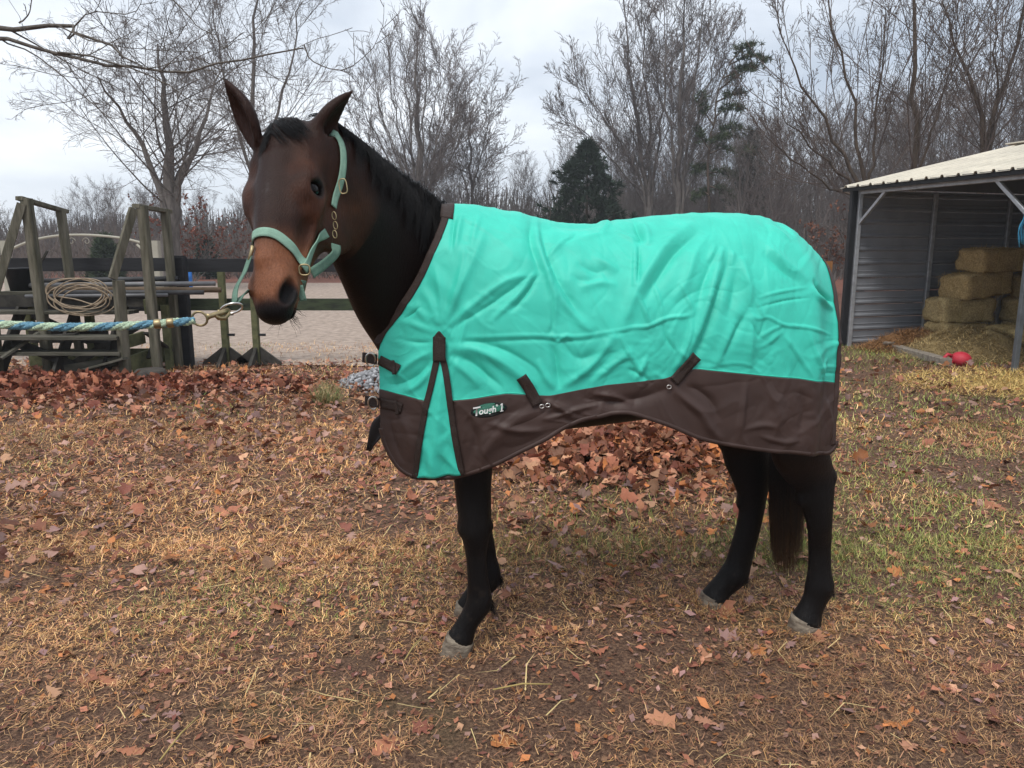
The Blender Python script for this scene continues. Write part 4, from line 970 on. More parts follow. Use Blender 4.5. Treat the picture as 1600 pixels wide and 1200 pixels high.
# --- legs, row by row: (v, left u, right u, side offset)
def leg(rows, ratio, m=40, k=0.02):
    P, A, B = [], [], []
    for (v, a, b, l), q in zip(rows, ratio):
        c = hp((a + b) / 2, v, l); e = hp(b, v, l)
        hwid = abs(e[0] - c[0]); P.append(c); A.append(hwid * q); B.append(hwid)
    s_tube(P, A, B, YL, m, k)
    return P
LNF, LFF = -toH(G(709, 1022))[1], -toH(G(718, 966))[1]
LNH, LFH = -toH(G(1256, 985))[1], -toH(G(1112, 945))[1]
leg([(600, 675, 775, .12), (680, 698, 775, .13), (740, 708, 769, .14), (775, 712, 767, .14), (807, 716, 766, .14), (829, 719, 766, .14), (848, 724, 763, .14), (872, 728, 760, .14), (900, 730, 762, .14), (925, 730, 767, LNF), (942, 728, 769, LNF), (958, 722, 758, LNF), (976, 712, 746, LNF), (996, 699, 741, LNF)],
    [.8, .8, .8, .82, .92, 1.0, .95, .8, .78, .8, .82, .85, .9, .95])
leg([(600, 680, 800, -.12), (700, 700, 775, -.12), (760, 718, 768, -.12), (800, 724, 768, -.12), (826, 727, 768, -.12), (850, 738, 773, LFF), (875, 746, 777, LFF), (893, 746, 782, LFF), (906, 744, 782, LFF), (918, 736, 770, LFF), (934, 722, 754, LFF), (948, 713, 746, LFF)],
    [.8, .8, .8, .9, 1.0, .85, .8, .82, .82, .85, .9, .95])
leg([(540, 1180, 1262, .10), (620, 1180, 1270, .12), (690, 1203, 1284, .15), (709, 1209, 1290, .16), (732, 1226, 1300, .155), (751, 1240, 1303, .15), (774, 1249, 1302, .15), (797, 1256, 1300, .15), (820, 1262, 1299, .15), (851, 1264, 1297, LNH), (886, 1264, 1297, LNH), (905, 1261, 1299, LNH), (918, 1259, 1301, LNH), (935, 1256, 1292, LNH), (952, 1248, 1284, LNH), (968, 1238, 1282, LNH)],
    [.7, .7, .62, .6, .58, .6, .7, .78, .8, .8, .8, .84, .85, .85, .9, .95])
leg([(560, 1060, 1230, -.12), (640, 1095, 1210, -.12), (692, 1126, 1198, -.12), (713, 1132, 1203, -.12), (732, 1140, 1205, -.12), (751, 1147, 1203, -.12), (774, 1154, 1198, -.12), (794, 1156, 1194, LFH), (828, 1150, 1186, LFH), (866, 1139, 1176, LFH), (884, 1133, 1172, LFH), (898, 1125, 1168, LFH), (912, 1115, 1152, LFH), (924, 1104, 1140, LFH), (934, 1096, 1138, LFH)],
    [.6, .6, .62, .62, .62, .66, .75, .8, .8, .8, .82, .84, .86, .9, .95])

for rows, l in (([(846, 742), (880, 750), (912, 754), (932, 760)], LNF), ([(830, 1290), (862, 1288), (895, 1290), (912, 1294)], LNH), ([(800, 1184), (832, 1177), (866, 1167), (892, 1162)], LFH)):
    P = [hp(u, v, l) for v, u in rows]
    for q in (-.016, .016): s_tube([p + np.array([0, q, 0]) for p in P], [.010]*4, [.012]*4, YL, 16, .012)
for u, v, l, a in ((723, 824, LNF, (.018, .030, .026)), (765, 822, .14, (.014, .016, .020)), (1299, 744, .15, (.016, .020, .026)), (1248, 780, .15, (.014, .026, .024)), (1203, 730, -.12, (.014, .018, .022)), (1156, 786, -.12, (.012, .024, .022))):
    s_ell(hp(u, v, l), np.eye(3), a, .022)
# --- surface of the distance field
def surface_nets(V):
    s = V < 0
    c = [s[i:V.shape[0]-1+i, j:V.shape[1]-1+j, k:V.shape[2]-1+k] for i in (0, 1) for j in (0, 1) for k in (0, 1)]
    any_ = c[0].copy(); all_ = c[0].copy()
    for q in c[1:]: any_ |= q; all_ &= q
    act = np.argwhere(any_ & ~all_)
    ids = np.full(any_.shape, -1, np.int32); ids[tuple(act.T)] = np.arange(len(act))
    corner = np.array([(i, j, k) for i in (0, 1) for j in (0, 1) for k in (0, 1)])
    val = np.stack([V[act[:, 0]+o[0], act[:, 1]+o[1], act[:, 2]+o[2]] for o in corner], 1)
    acc = np.zeros((len(act), 3)); cnt = np.zeros(len(act))
    for a in range(8):
        for b in range(a + 1, 8):
            if np.abs(corner[a] - corner[b]).sum() != 1: continue
            x = (val[:, a] < 0) != (val[:, b] < 0)
            t = np.where(x, val[:, a] / (val[:, a] - val[:, b] + 1e-12), 0)
            acc[x] += corner[a] + t[x][:, None] * (corner[b] - corner[a]); cnt += x
    P = act + acc / cnt[:, None]
    F = []
    for ax in range(3):
        o = [k for k in range(3) if k != ax]
        sh = [slice(None)] * 3; sh2 = [slice(None)] * 3
        sh[ax] = slice(0, V.shape[ax]-1); sh2[ax] = slice(1, V.shape[ax])
        e = np.argwhere(s[tuple(sh)] != s[tuple(sh2)])
        e = e[(e[:, o[0]] > 0) & (e[:, o[1]] > 0) & (e[:, o[0]] < V.shape[o[0]]-1) & (e[:, o[1]] < V.shape[o[1]]-1)]
        q = []
        for d0, d1 in ((0, 0), (-1, 0), (-1, -1), (0, -1)):
            f = e.copy(); f[:, o[0]] += d0; f[:, o[1]] += d1; q.append(ids[tuple(f.T)])
        q = np.stack(q, 1)
        ins = s[tuple(e.T)]
        flip = ins if ax != 1 else ~ins
        q[~flip] = q[~flip][:, ::-1]
        F.append(q)
    return P, np.concatenate(F)

def sdf_at(P):
    q = (np.asarray(P, float) - B0) / VOX; i = np.clip(np.floor(q).astype(int), 0, DIM - 2); f = q - i
    r = 0
    for a in (0, 1):
        for b in (0, 1):
            for c in (0, 1):
                w = np.where(a, f[:, 0], 1-f[:, 0]) * np.where(b, f[:, 1], 1-f[:, 1]) * np.where(c, f[:, 2], 1-f[:, 2])
                r = r + w * SDF[i[:, 0]+a, i[:, 1]+b, i[:, 2]+c]
    return r
def sdf_grad(P, e=0.009):
    P = np.asarray(P, float)
    g = np.stack([sdf_at(P + d) - sdf_at(P - d) for d in np.eye(3) * e], 1)
    return g / (np.linalg.norm(g, axis=1)[:, None] + 1e-9)
def onto(P, off=0.0, it=6):
    """moves points onto the horse's skin, off metres proud of it"""
    P = np.array(P, float)
    for _ in range(it): P = P - sdf_grad(P) * np.clip(sdf_at(P) - off, -0.05, 0.05)[:, None] * 0.9
    return P

HV, HFc = surface_nets(SDF)
HV = HV * VOX + B0
for _ in range(2):                                              # relax the voxel steps
    acc = np.zeros_like(HV); cnt = np.zeros(len(HV))
    for a, b in ((0, 1), (1, 2), (2, 3), (3, 0)):
        np.add.at(acc, HFc[:, a], HV[HFc[:, b]]); np.add.at(acc, HFc[:, b], HV[HFc[:, a]])
        np.add.at(cnt, HFc[:, a], 1); np.add.at(cnt, HFc[:, b], 1)
    HV = HV * 0.45 + acc / np.maximum(cnt, 1)[:, None] * 0.55

# coat: dark bay, black points, tan muzzle
def coat(V):
    c = np.tile(np.array([0.0080, 0.0040, 0.0031]), (len(V), 1))
    nz = vnoise(V * 14, 3) * .5 + vnoise(V * 37, 5) * .3
    def blend(col, w):
        nonlocal c
        w = np.clip(w, 0, 1)[:, None]; c = c * (1 - w) + np.array(col) * w
    q = (V - H_O) / HS
    s, n, h = q @ s_ax / SW, q @ n_ax, q @ h_ax
    near = (np.abs(s) < .2) & (n > -.32) & (n < .2) & (h > -.1) & (h < .7)
    head = np.where(near, smoothstep(-.30, -.18, n + .35*h) , 0)
    blend((0.030, 0.0115, 0.0070), head * (.85 + .3 * nz))                                             # face
    blend((0.085, 0.030, 0.015), head * smoothstep(.03, .07, np.abs(s)) * smoothstep(.04, .14, h) * (1 - smoothstep(.30, .40, h)) * (.55 + .9 * nz))
    wh = np.sqrt((s/.012)**2 + ((h - .215)/.022)**2); blend((0.10, 0.085, 0.08), head * (1 - smoothstep(.5, 1.2, wh)) * (.25 + .6*vnoise(V*120, 8)))
    blend((0.024, 0.016, 0.015), head * (1 - smoothstep(.0, .075, np.abs(s))) * (1 - smoothstep(.22, .38, h)) * (.28 + .5 * nz))   # greyish blaze of the forehead
    blend((0.235, 0.092, 0.046), head * smoothstep(.31, .42, h - n * .10) * (1 - smoothstep(.51, .55, h + np.maximum(-n - .06, 0)*.3)) * (.9 + .25 * nz))
    for sg in (-1, 1):
        e = np.sqrt(((s - sg*.046)/.034)**2 + ((n + .045)/.034)**2 + ((h - .512)/.040)**2)
        blend((0.010, 0.0085, 0.009), np.where(near, 1 - smoothstep(.62, 1.08, e), 0))
        e = np.sqrt(((s - sg*.09)/.03)**2 + ((n + .062)/.026)**2 + ((h - .20)/.036)**2)
        blend((0.010, 0.007, 0.006), np.where(near, 1 - smoothstep(.7, 1.15, e), 0))
    blend((0.009, 0.008, 0.0085), np.where(near, smoothstep(.530, .560, h + np.maximum(-n - .075, 0)*.7 + nz*.006) , 0))    # black lips
    legs = (1 - smoothstep(.62, .80, V[:, 2])) 
    blend((0.0078, 0.0068, 0.0068), legs)
    blend((0.030, 0.016, 0.010), smoothstep(.60, .70, V[:, 2]) * (1 - smoothstep(.70, .80, V[:, 2])) * smoothstep(.45, .6, V[:, 0]) * .5)
    dust = smoothstep(.55, .75, vnoise(V * 60, 9)) * (1 - smoothstep(.1, .6, V[:, 2])) * .25
    blend((0.06, 0.045, 0.035), dust)
    blend((0.05, 0.025, 0.018), np.where((V[:, 2] > 1.0), smoothstep(.35, .7, nz) * .25, 0))
    # insides of the ears
    return c

M_coat = mat('horse coat', (1, 1, 1), 0.46, 0.13, var=0.32, var_scale=150, bump=0.35, bump_scale=240, attr=True, stretch=(1.4, 1.4, 0.22))
horse = obj('horse', raw_mesh('horse', HV, HFc, M_coat, True, coat(HV)))
horse.location = HO; horse.rotation_euler = (0, 0, HA)
setp(horse, 'dark bay horse with black legs turning its head towards the viewer', 'horse')

M_eye = mat('eye', (0.006, 0.004, 0.0035), 0.16, 0.14)
M_hair = mat('black hair', (0.0055, 0.0050, 0.0054), 0.42, 0.18, attr=False, var=.4, var_scale=90, stretch=(1, 1, .15))
M_tail = mat('tail hair', (1, 1, 1), 0.5, 0.35, attr=True)
M_hoof = mat('hoof', (0.27, 0.225, 0.17), 0.8, 0.25, dark=(0.075, 0.055, 0.042), var_scale=17, bump=.8, bump_scale=45, stretch=(1, 1, 2.2))

# eyes
def uv_ball(c, R, axes, nu=16, nv=12):
    V = []; F = []
    for i in range(nv + 1):
        th = math.pi * i / nv
        for j in range(nu):
            ph = 2 * math.pi * j / nu
            V.append(np.array([math.sin(th)*math.cos(ph)*axes[0], math.sin(th)*math.sin(ph)*axes[1], math.cos(th)*axes[2]]) @ R + c)
    for i in range(nv):
        for j in range(nu): F.append((i*nu+j, (i+1)*nu+j, (i+1)*nu+(j+1) % nu, i*nu+(j+1) % nu))
    return V, F
for sg in (-1, 1):
    m_ = MB(); m_.add(*uv_ball(hd(sg*.0800, -.058, .201), HF, (.0185*HS, .0245*HS, .0225*HS)))
    m_.build('eye', M_eye, horse, True)

# hooves
def hoof(rows_top, rows_bot, l, toe):
    ca, cb = hp((rows_top[1]+rows_top[2])/2, rows_top[0], l), hp((rows_bot[1]+rows_bot[2])/2, rows_bot[0], l)
    ra = abs(hp(rows_top[2], rows_top[0], l)[0] - ca[0]); rb = abs(hp(rows_bot[2], rows_bot[0], l)[0] - cb[0])
    cb[2] = -0.012
    V = []; n = 24; rings = 6
    for i in range(rings + 1):
        t = i / rings
        c = ca + (cb - ca) * t; r = ra + (rb - ra) * t
        for j in range(n):
            a = 2 * math.pi * j / n
            bul = 1 + .012 * math.sin(i * 2.6)
            z = c[2] + (1 - t) * .022 * (-math.cos(a))          # coronet lower at the heel
            V.append((c[0] + r * bul * math.cos(a), c[1] + r * .92 * bul * math.sin(a), z))
    F = [(i*n+j, (i+1)*n+j, (i+1)*n+(j+1) % n, i*n+(j+1) % n) for i in range(rings) for j in range(n)]
    F += [tuple(range(n)), tuple(range((rings+1)*n-1, rings*n-1, -1))]
    m_ = MB(); m_.add(V, [f[::-1] for f in F]); o = m_.build('hoof', M_hoof, horse, True)
    return o
hoof((996, 699, 740), (1022, 684, 737), LNF, 0)
hoof((947, 713, 745), (968, 706, 742), LFF, 0)
hoof((967, 1238, 1281), (990, 1230, 1282), LNH, 0)
hoof((932, 1097, 1138), (949, 1088, 1137), LFH, 0)

# hair, strand by strand: flat tapering strips with a little body
def strands(paths, width, name, material, parent, cols=None):
    """paths (n, m, 3); each strand is a three-sided tapering tube"""
    P = np.asarray(paths, float); n, m, _ = P.shape
    T = np.gradient(P, axis=1); T /= np.linalg.norm(T, axis=2)[..., None] + 1e-9
    ref = np.array([0.31, 0.62, 0.2]); x = np.cross(T, ref); x /= np.linalg.norm(x, axis=2)[..., None] + 1e-9; y = np.cross(T, x)
    taper = np.linspace(1, .12, m)[None, :, None] ** .7
    w = (np.asarray(width)[:, None, None] if np.ndim(width) else width) * taper
    V = np.stack([P + w*(x*math.cos(a) + y*math.sin(a)) for a in (0, 2.094, 4.189)], 2)
    idx = np.arange(n*m*3).reshape(n, m, 3); nx = np.roll(idx, -1, 2)
    F = np.stack([idx[:, :-1], nx[:, :-1], nx[:, 1:], idx[:, 1:]], -1).reshape(-1, 4)
    c = None
    if cols is not None: c = np.repeat(cols.reshape(-1, 3), 3, 0)
    return obj(name, raw_mesh(name, V.reshape(-1, 3), F, material, True, c), parent)

# mane: roots along the crest, falling down the near side of the neck
crest_px = [(505, 190, 2.20), (540, 205, 2.27), (580, 232, 2.36), (620, 258, 2.45), (660, 284, 2.54), (690, 312, 2.62), (700, 328, 2.66)]
CR = spline(np.array([hw(*c) for c in crest_px]), 60)
CR = onto(CR, 0.0)
n_m = 2900
tt = np.sort(rng.random(n_m)); idx = tt * 58; i0 = idx.astype(int)
root = CR[i0] + (CR[i0+1] - CR[i0]) * (idx - i0)[:, None]
clump = np.floor(tt * 34 + rng.normal(0, .25, n_m)).astype(int)
crng = np.random.default_rng(5)
cl_len = crng.uniform(.75, 1.2, 80); cl_dx = crng.normal(0, .025, 80); cl_ctr = crng.random(80)
ln = (0.15 + 0.11 * smoothstep(.1, .9, tt)) * cl_len[clump + 2] * rng.uniform(.75, 1.1, n_m) + .07 * smoothstep(.78, .98, tt)
steps = 8
paths = np.zeros((n_m, steps, 3))
p = root + rng.normal(0, .006, (n_m, 3)); p = onto(p, 0.004, 3)
dirv = np.tile(np.array([0.0, -0.75, 0.42]), (n_m, 1)) + rng.normal(0, .13, (n_m, 3))
lean = np.stack([cl_dx[clump + 2] * 4 - .12, np.full(n_m, -.30), np.full(n_m, -1.0)], 1)
for k in range(steps):
    paths[:, k] = p
    f = min(1, k / 2.2)
    dv = dirv * (1 - f) + (lean + rng.normal(0, .05, (n_m, 3))) * f
    # strands of one lock drift together
    ctr = root[np.clip((clump / 34 * (n_m - 1)).astype(int), 0, n_m - 1)]
    dv[:, 0] += np.clip(ctr[:, 0] - p[:, 0], -.05, .05) * 4 * f
    dv /= np.linalg.norm(dv, axis=1)[:, None]
    p = p + dv * (ln / (steps - 1))[:, None]
    d = sdf_at(p); push = np.clip(0.006 + .010 * (rng.random(n_m)) - d, 0, .05)
    p = p + sdf_grad(p) * push[:, None]
strands(paths, rng.uniform(.0007, .0016, n_m), 'mane', M_hair, horse)

# forelock: a short tuft between the ears, swept to the near side
n_f = 240
a0 = rng.random(n_f)
root = np.array([hd(s, -.05 + .035*rng.random(), hh) for s, hh in zip((a0 - .5) * .085, rng.uniform(-.045, .01, n_f))])
root = onto(root, 0.001, 5)
steps = 7; paths = np.zeros((n_f, steps, 3)); p = root.copy()
sway = np.where(a0[:, None] > .35, 1, -.25) * s_ax * .75 + h_ax * 1.0
up = (rng.random(n_f) < .10) & (np.abs(a0 - .55) < .08)
for k in range(steps):
    paths[:, k] = p
    f = min(1, k / 3)
    dv = (n_ax * .25 + h_ax * .4 + s_ax * .3) * (1 - f) + (sway + rng.normal(0, .12, (n_f, 3))) * f
    dv = np.where(up[:, None], -h_ax * .9 + n_ax * .25 - s_ax * .1 + rng.normal(0, .14, (n_f, 3)), dv)
    dv /= np.linalg.norm(dv, axis=1)[:, None]
    p = p + dv * (np.where(up, .05, .105) * rng.uniform(.8, 1.2, n_f) / (steps - 1))[:, None]
    d = sdf_at(p); p = p + sdf_grad(p) * np.clip(.002 + .003 * rng.random(n_f) - d, 0, .05)[:, None]
strands(paths, rng.uniform(.0006, .0012, n_f), 'forelock', M_hair, horse)

# tufts behind the fetlocks
for u, v, l in ((768, 944, LNF), (1300, 922, LNH), (1169, 906, LFH), (780, 905, LFF)):
    c = hp(u, v, l); n_k = 60; r0 = onto(c + rng.normal(0, .010, (n_k, 3)), -.001, 5)
    dv = np.array([.25, 0, -1.0]) + rng.normal(0, .22, (n_k, 3)); L_ = rng.uniform(.018, .045, (n_k, 1))
    strands(np.stack([r0 + dv*L_*t + np.array([.006, 0, 0])*t*(1 - t) for t in np.linspace(0, 1, 4)], 1), .0009, 'fetlock_hair', M_hair, horse)
# whiskers
n_w = 46; q_ = rng.random((n_w, 2)); wr = onto(np.array([hd((a - .5)*.075, -.085 - .035*b, .525 + .02*b) for a, b in q_]), 0, 5); wn_ = sdf_grad(wr)
wp = np.stack([wr + wn_*t*.035 + h_ax*t*.02*rng.random((n_w, 1)) for t in np.linspace(0, 1, 4)], 1)
strands(wp, .0006, 'whiskers', M_hair, horse)

# tail: hangs behind the near hind leg, browner towards its end
n_t = 1500
r_ = np.sqrt(rng.random(n_t)); an = rng.random(n_t) * 2 * math.pi
top = hp(1228, 640, 0.0); bot = hp(1226, 893, 0.0)
steps = 8; paths = np.zeros((n_t, steps, 3)); cl = np.zeros((n_t, steps, 3))
lenf = 1.04 - .42*rng.random(n_t)**2.2 - .16*r_**3; wob = rng.normal(0, 1, (n_t, 2)); ph = rng.random(n_t) * 6
for k in range(steps):
    t = k / (steps - 1)
    wx = .038 + .034 * math.sin(min(1, t * 1.15) * 2.2)
    base = top + (bot - top) * t
    paths[:, k, 0] = base[0] + np.cos(an) * r_ * wx + wob[:, 0] * .004 * t + .004 * np.sin(ph + t * 5)
    paths[:, k, 1] = base[1] + np.sin(an) * r_ * wx * .7 + wob[:, 1] * .006 * t
    paths[:, k, 2] = top[2] + (bot[2] - top[2]) * t * lenf
    br = smoothstep(.45, .95, t) * rng.uniform(.3, 1.0, n_t)
    cl[:, k] = np.array([.009, .007, .007]) * (1 - br[:, None]) + np.array([.085, .042, .017]) * br[:, None]
strands(paths, rng.uniform(.0008, .0016, n_t), 'tail', M_tail, horse, cl)

# ------------------------------------------------------------------ the blanket
blanket = empty('horse_blanket', tuple(HO), HA)
setp(blanket, 'turquoise horse blanket with a brown skirt and straps worn by the bay horse', 'horse blanket')

X_FRONT = hp(594, 590, .12)[0]; X_REAR = hp(1312, 560, .20)[0]
_wx = np.array([X_FRONT - .02, X_FRONT + .03, X_FRONT + .10, X_FRONT + .22, X_FRONT + .42, -0.05, .25, .50, .68, X_REAR - .14, X_REAR - .05, X_REAR + .02])
_ww = np.array([.115, .150, .195, .245, .285, .315, .325, .320, .300, .262, .222, .185])
def half_w(x):
    return np.interp(x, np.linspace(_wx[0], _wx[-1], 200), _wsm)
_wsm = np.interp(np.linspace(_wx[0], _wx[-1], 200), _wx, _ww)
for _ in range(12): _wsm[1:-1] = (_wsm[:-2] + 2*_wsm[1:-1] + _wsm[2:]) / 4
_rx = np.linspace(-1.0, 1.1, 300); _rz = ridge_z(_rx)
def top_z(x): return np.interp(x, _rx, _rz)

def lat(x, z):
    """how far the cloth stands out from the horse's middle at (x, z), before its folds"""
    zt = top_z(x); w = half_w(x)
    zw = zt - 0.50
    q = np.clip((z - zw) / (zt - zw), 0, 1)
    up = w * np.power(np.clip(1 - q**2.25, 0, 1), 1/2.05)
    dn = w + np.where(z < zw, 0.02 * np.clip((zw - z) / .35, 0, 1.2) - 0.06 * np.clip((zw - z - .12) / .35, 0, 1.2)**2, 0)
    return np.where(z >= zw, up, dn)

def side(u, v):
    """photo pixel -> (x, z) on the near side of the blanket"""
    l = 0.2
    for _ in range(14):
        p = hp(u, v, l); l = l * .5 + .5 * float(lat(np.array([p[0]]), np.array([p[2]]))[0])
    return p[0], p[2]
def curve(px, m=240):
    """photo pixels -> z as a function of x along that line on the near side"""
    q = np.array([side(u, v) for u, v in px]); q = q[np.argsort(q[:, 0])]
    xs = np.linspace(q[0, 0], q[-1, 0], m); zs = np.interp(xs, q[:, 0], q[:, 1])
    for _ in range(2): zs[1:-1] = (zs[:-2] + 2*zs[1:-1] + zs[2:]) / 4
    return lambda x: np.interp(x, xs, zs)

hem = curve([(597, 668), (602, 690), (612, 712), (626, 730), (650, 745), (690, 747), (725, 742), (770, 727), (810, 708), (850, 688), (880, 670), (910, 657), (935, 652), (960, 645), (985, 645), (1010, 652), (1050, 667), (1090, 684), (1120, 692), (1150, 697), (1200, 704), (1250, 708), (1288, 709), (1302, 703), (1309, 692), (1312, 676)])
seam = curve([(597, 610), (620, 616), (650, 624), (668, 629), (703, 628), (740, 625), (790, 617), (830, 619), (860, 620), (900, 612), (950, 603), (1000, 598), (1040, 593), (1070, 582), (1085, 578), (1110, 581), (1150, 585), (1200, 590), (1250, 594), (1314, 601)])
neck = curve([(594, 548), (600, 517), (612, 501), (625, 485), (645, 452), (660, 424), (672, 398), (683, 372), (692, 350), (699, 333), (704, 321)])
X_WITH = side(706, 321)[0]

